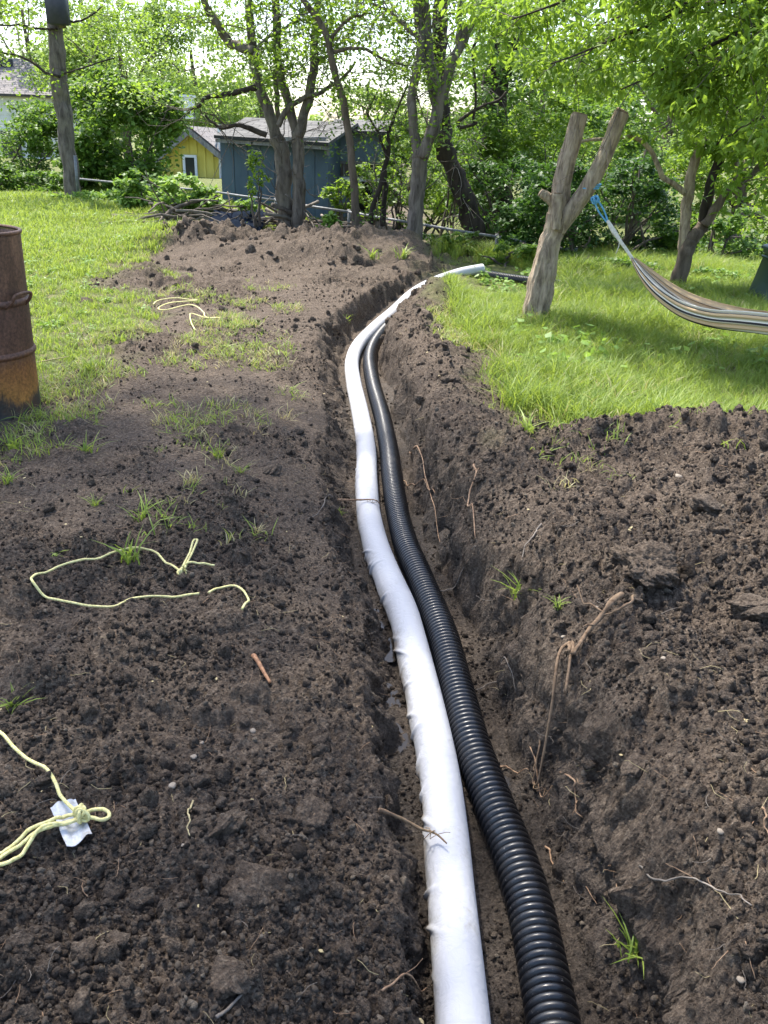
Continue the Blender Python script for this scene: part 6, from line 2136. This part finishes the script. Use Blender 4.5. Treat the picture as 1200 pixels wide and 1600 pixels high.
def litter():
    """bits of straw, root hair and dead leaf on the soil"""
    r = np.random.default_rng(55)
    def bit(nm, seed, L, rad, curl):
        q = np.random.default_rng(seed); n = 7
        p = np.zeros((n, 3)); a = 0.0
        for i in range(1, n):
            a += q.normal(0, curl)
            p[i] = p[i - 1] + np.array([math.cos(a), math.sin(a), q.normal(0, .15)]) * L / n
        mb = MB(); tube(mb, p, [rad, rad * .5], 4, True)
        return mesh_from(nm, np.vstack(mb.v), np.vstack(mb.q), np.vstack(mb.t), True)
    pr = [proto('litter_a%d' % k, bit('litter_a%d' % k, 800 + k, .07, .0010, .22), M[['straw', 'rootlet', 'dead_twig', 'rootlet', 'straw'][k]]) for k in range(5)]
    lm = MB(); leaves(lm, np.zeros((1, 3)), .022, .012, r, 0, .9, True)
    pr.append(proto('litter_b0', mesh_from('litter_b0', np.vstack(lm.v), None, np.vstack(lm.t), False), M['straw']))
    n = 7000
    y = np.exp(r.uniform(math.log(1.0), math.log(12), n)); x = r.uniform(-1, 1, n) * (.8 + .48 * y)
    z, gm, s_, wall, cut, sm, t = full(x, y)
    k = (r.random(n) < (1 - gm) * (.25 + .5 * sstep(-.1, .5, fbm(x * 2, y * 2, 3, 888)))) & (np.abs(s_) > .2)
    x, y, z = x[k], y[k], z[k]; n = len(x)
    sc = r.uniform(.3, 1.1, n) * (1 + .06 * y)
    rot = np.stack([r.normal(0, .25, n), r.normal(0, .25, n), r.uniform(0, 6.28, n)], 1)
    scatter('plant_litter', np.stack([x, y, z + .003], 1), rot, np.stack([sc] * 3, 1), r.choice(6, n, p=[.18, .27, .24, .17, .06, .08]), pr, 'bits of straw, root and dead leaf on the soil', 'litter')


litter()

TUFTS = [(225, 818, 50, 'bright grass tuft on dark soil above the looped cord'), (812, 925, 62, 'pale green tuft hanging on the right trench rim'), (20, 1105, 52, 'grass tuft at the left edge above the paper tag'),
         (135, 710, 46, 'wispy weed tuft left of the trench, mid soil'), (340, 715, 40, 'small pale tuft on open soil'), (205, 880, 70, 'spiky grass tuft beside the looped cord'), (20, 700, 50, 'grass clump at the left edge below the barrel'),
         (1005, 1425, 70, 'straggly grass tuft on the lower right slope'), (400, 830, 34, 'dry pale tuft between cord and trench'), (78, 872, 46, 'flat rosette weed left of the looped cord'),
         (583, 405, 34, 'bright grass tuft on top of the far mound'), (628, 410, 38, 'second grass tuft on the far mound, nearer the pipe end'), (540, 495, 26, 'grass sprig on the far left trench wall'),
         (820, 690, 60, 'yellow green tuft where soil meets the right lawn'), (150, 792, 30, 'thin tuft right of the left edge clump'), (300, 765, 40, 'faint grey-green tuft on open soil'), (530, 805, 22, 'tiny tuft on the left trench rim'),
         (15, 760, 44, 'weedy clump at the left edge, mid picture'), (375, 742, 26, 'small green sprig beside the dark clod'), (870, 960, 34, 'green sprig right of the hanging tuft'), (140, 585, 50, 'leafy grass clump right of the barrel foot')]


def tufts():
    for k, (px, py, w, lab) in enumerate(TUFTS):
        p = onground(px, py)
        dist = math.hypot(p[1], CAM_H - p[2]); h = w / FPX * dist
        flatw = 'rosette' in lab
        me = tuft_mesh('grass_tuft', 26, h * (.25 if flatw else .8), h * .10, max(.0035, h * (.13 if flatw else .045)), 700 + k, 2.4 if flatw else 1.3, (.3, 1))
        me.materials.append(M['grass_dry'] if ('dry' in lab or 'faint' in lab) else M['grass'])
        o = bpy.data.objects.new('grass_tuft', me); COL.objects.link(o); o.location = (p[0], p[1], p[2] - .004)
        tag(o, lab, 'grass tuft', 'grass tufts on the dug soil')


tufts()

for o in bpy.data.objects:
    if '_org' in o: del o['_org']
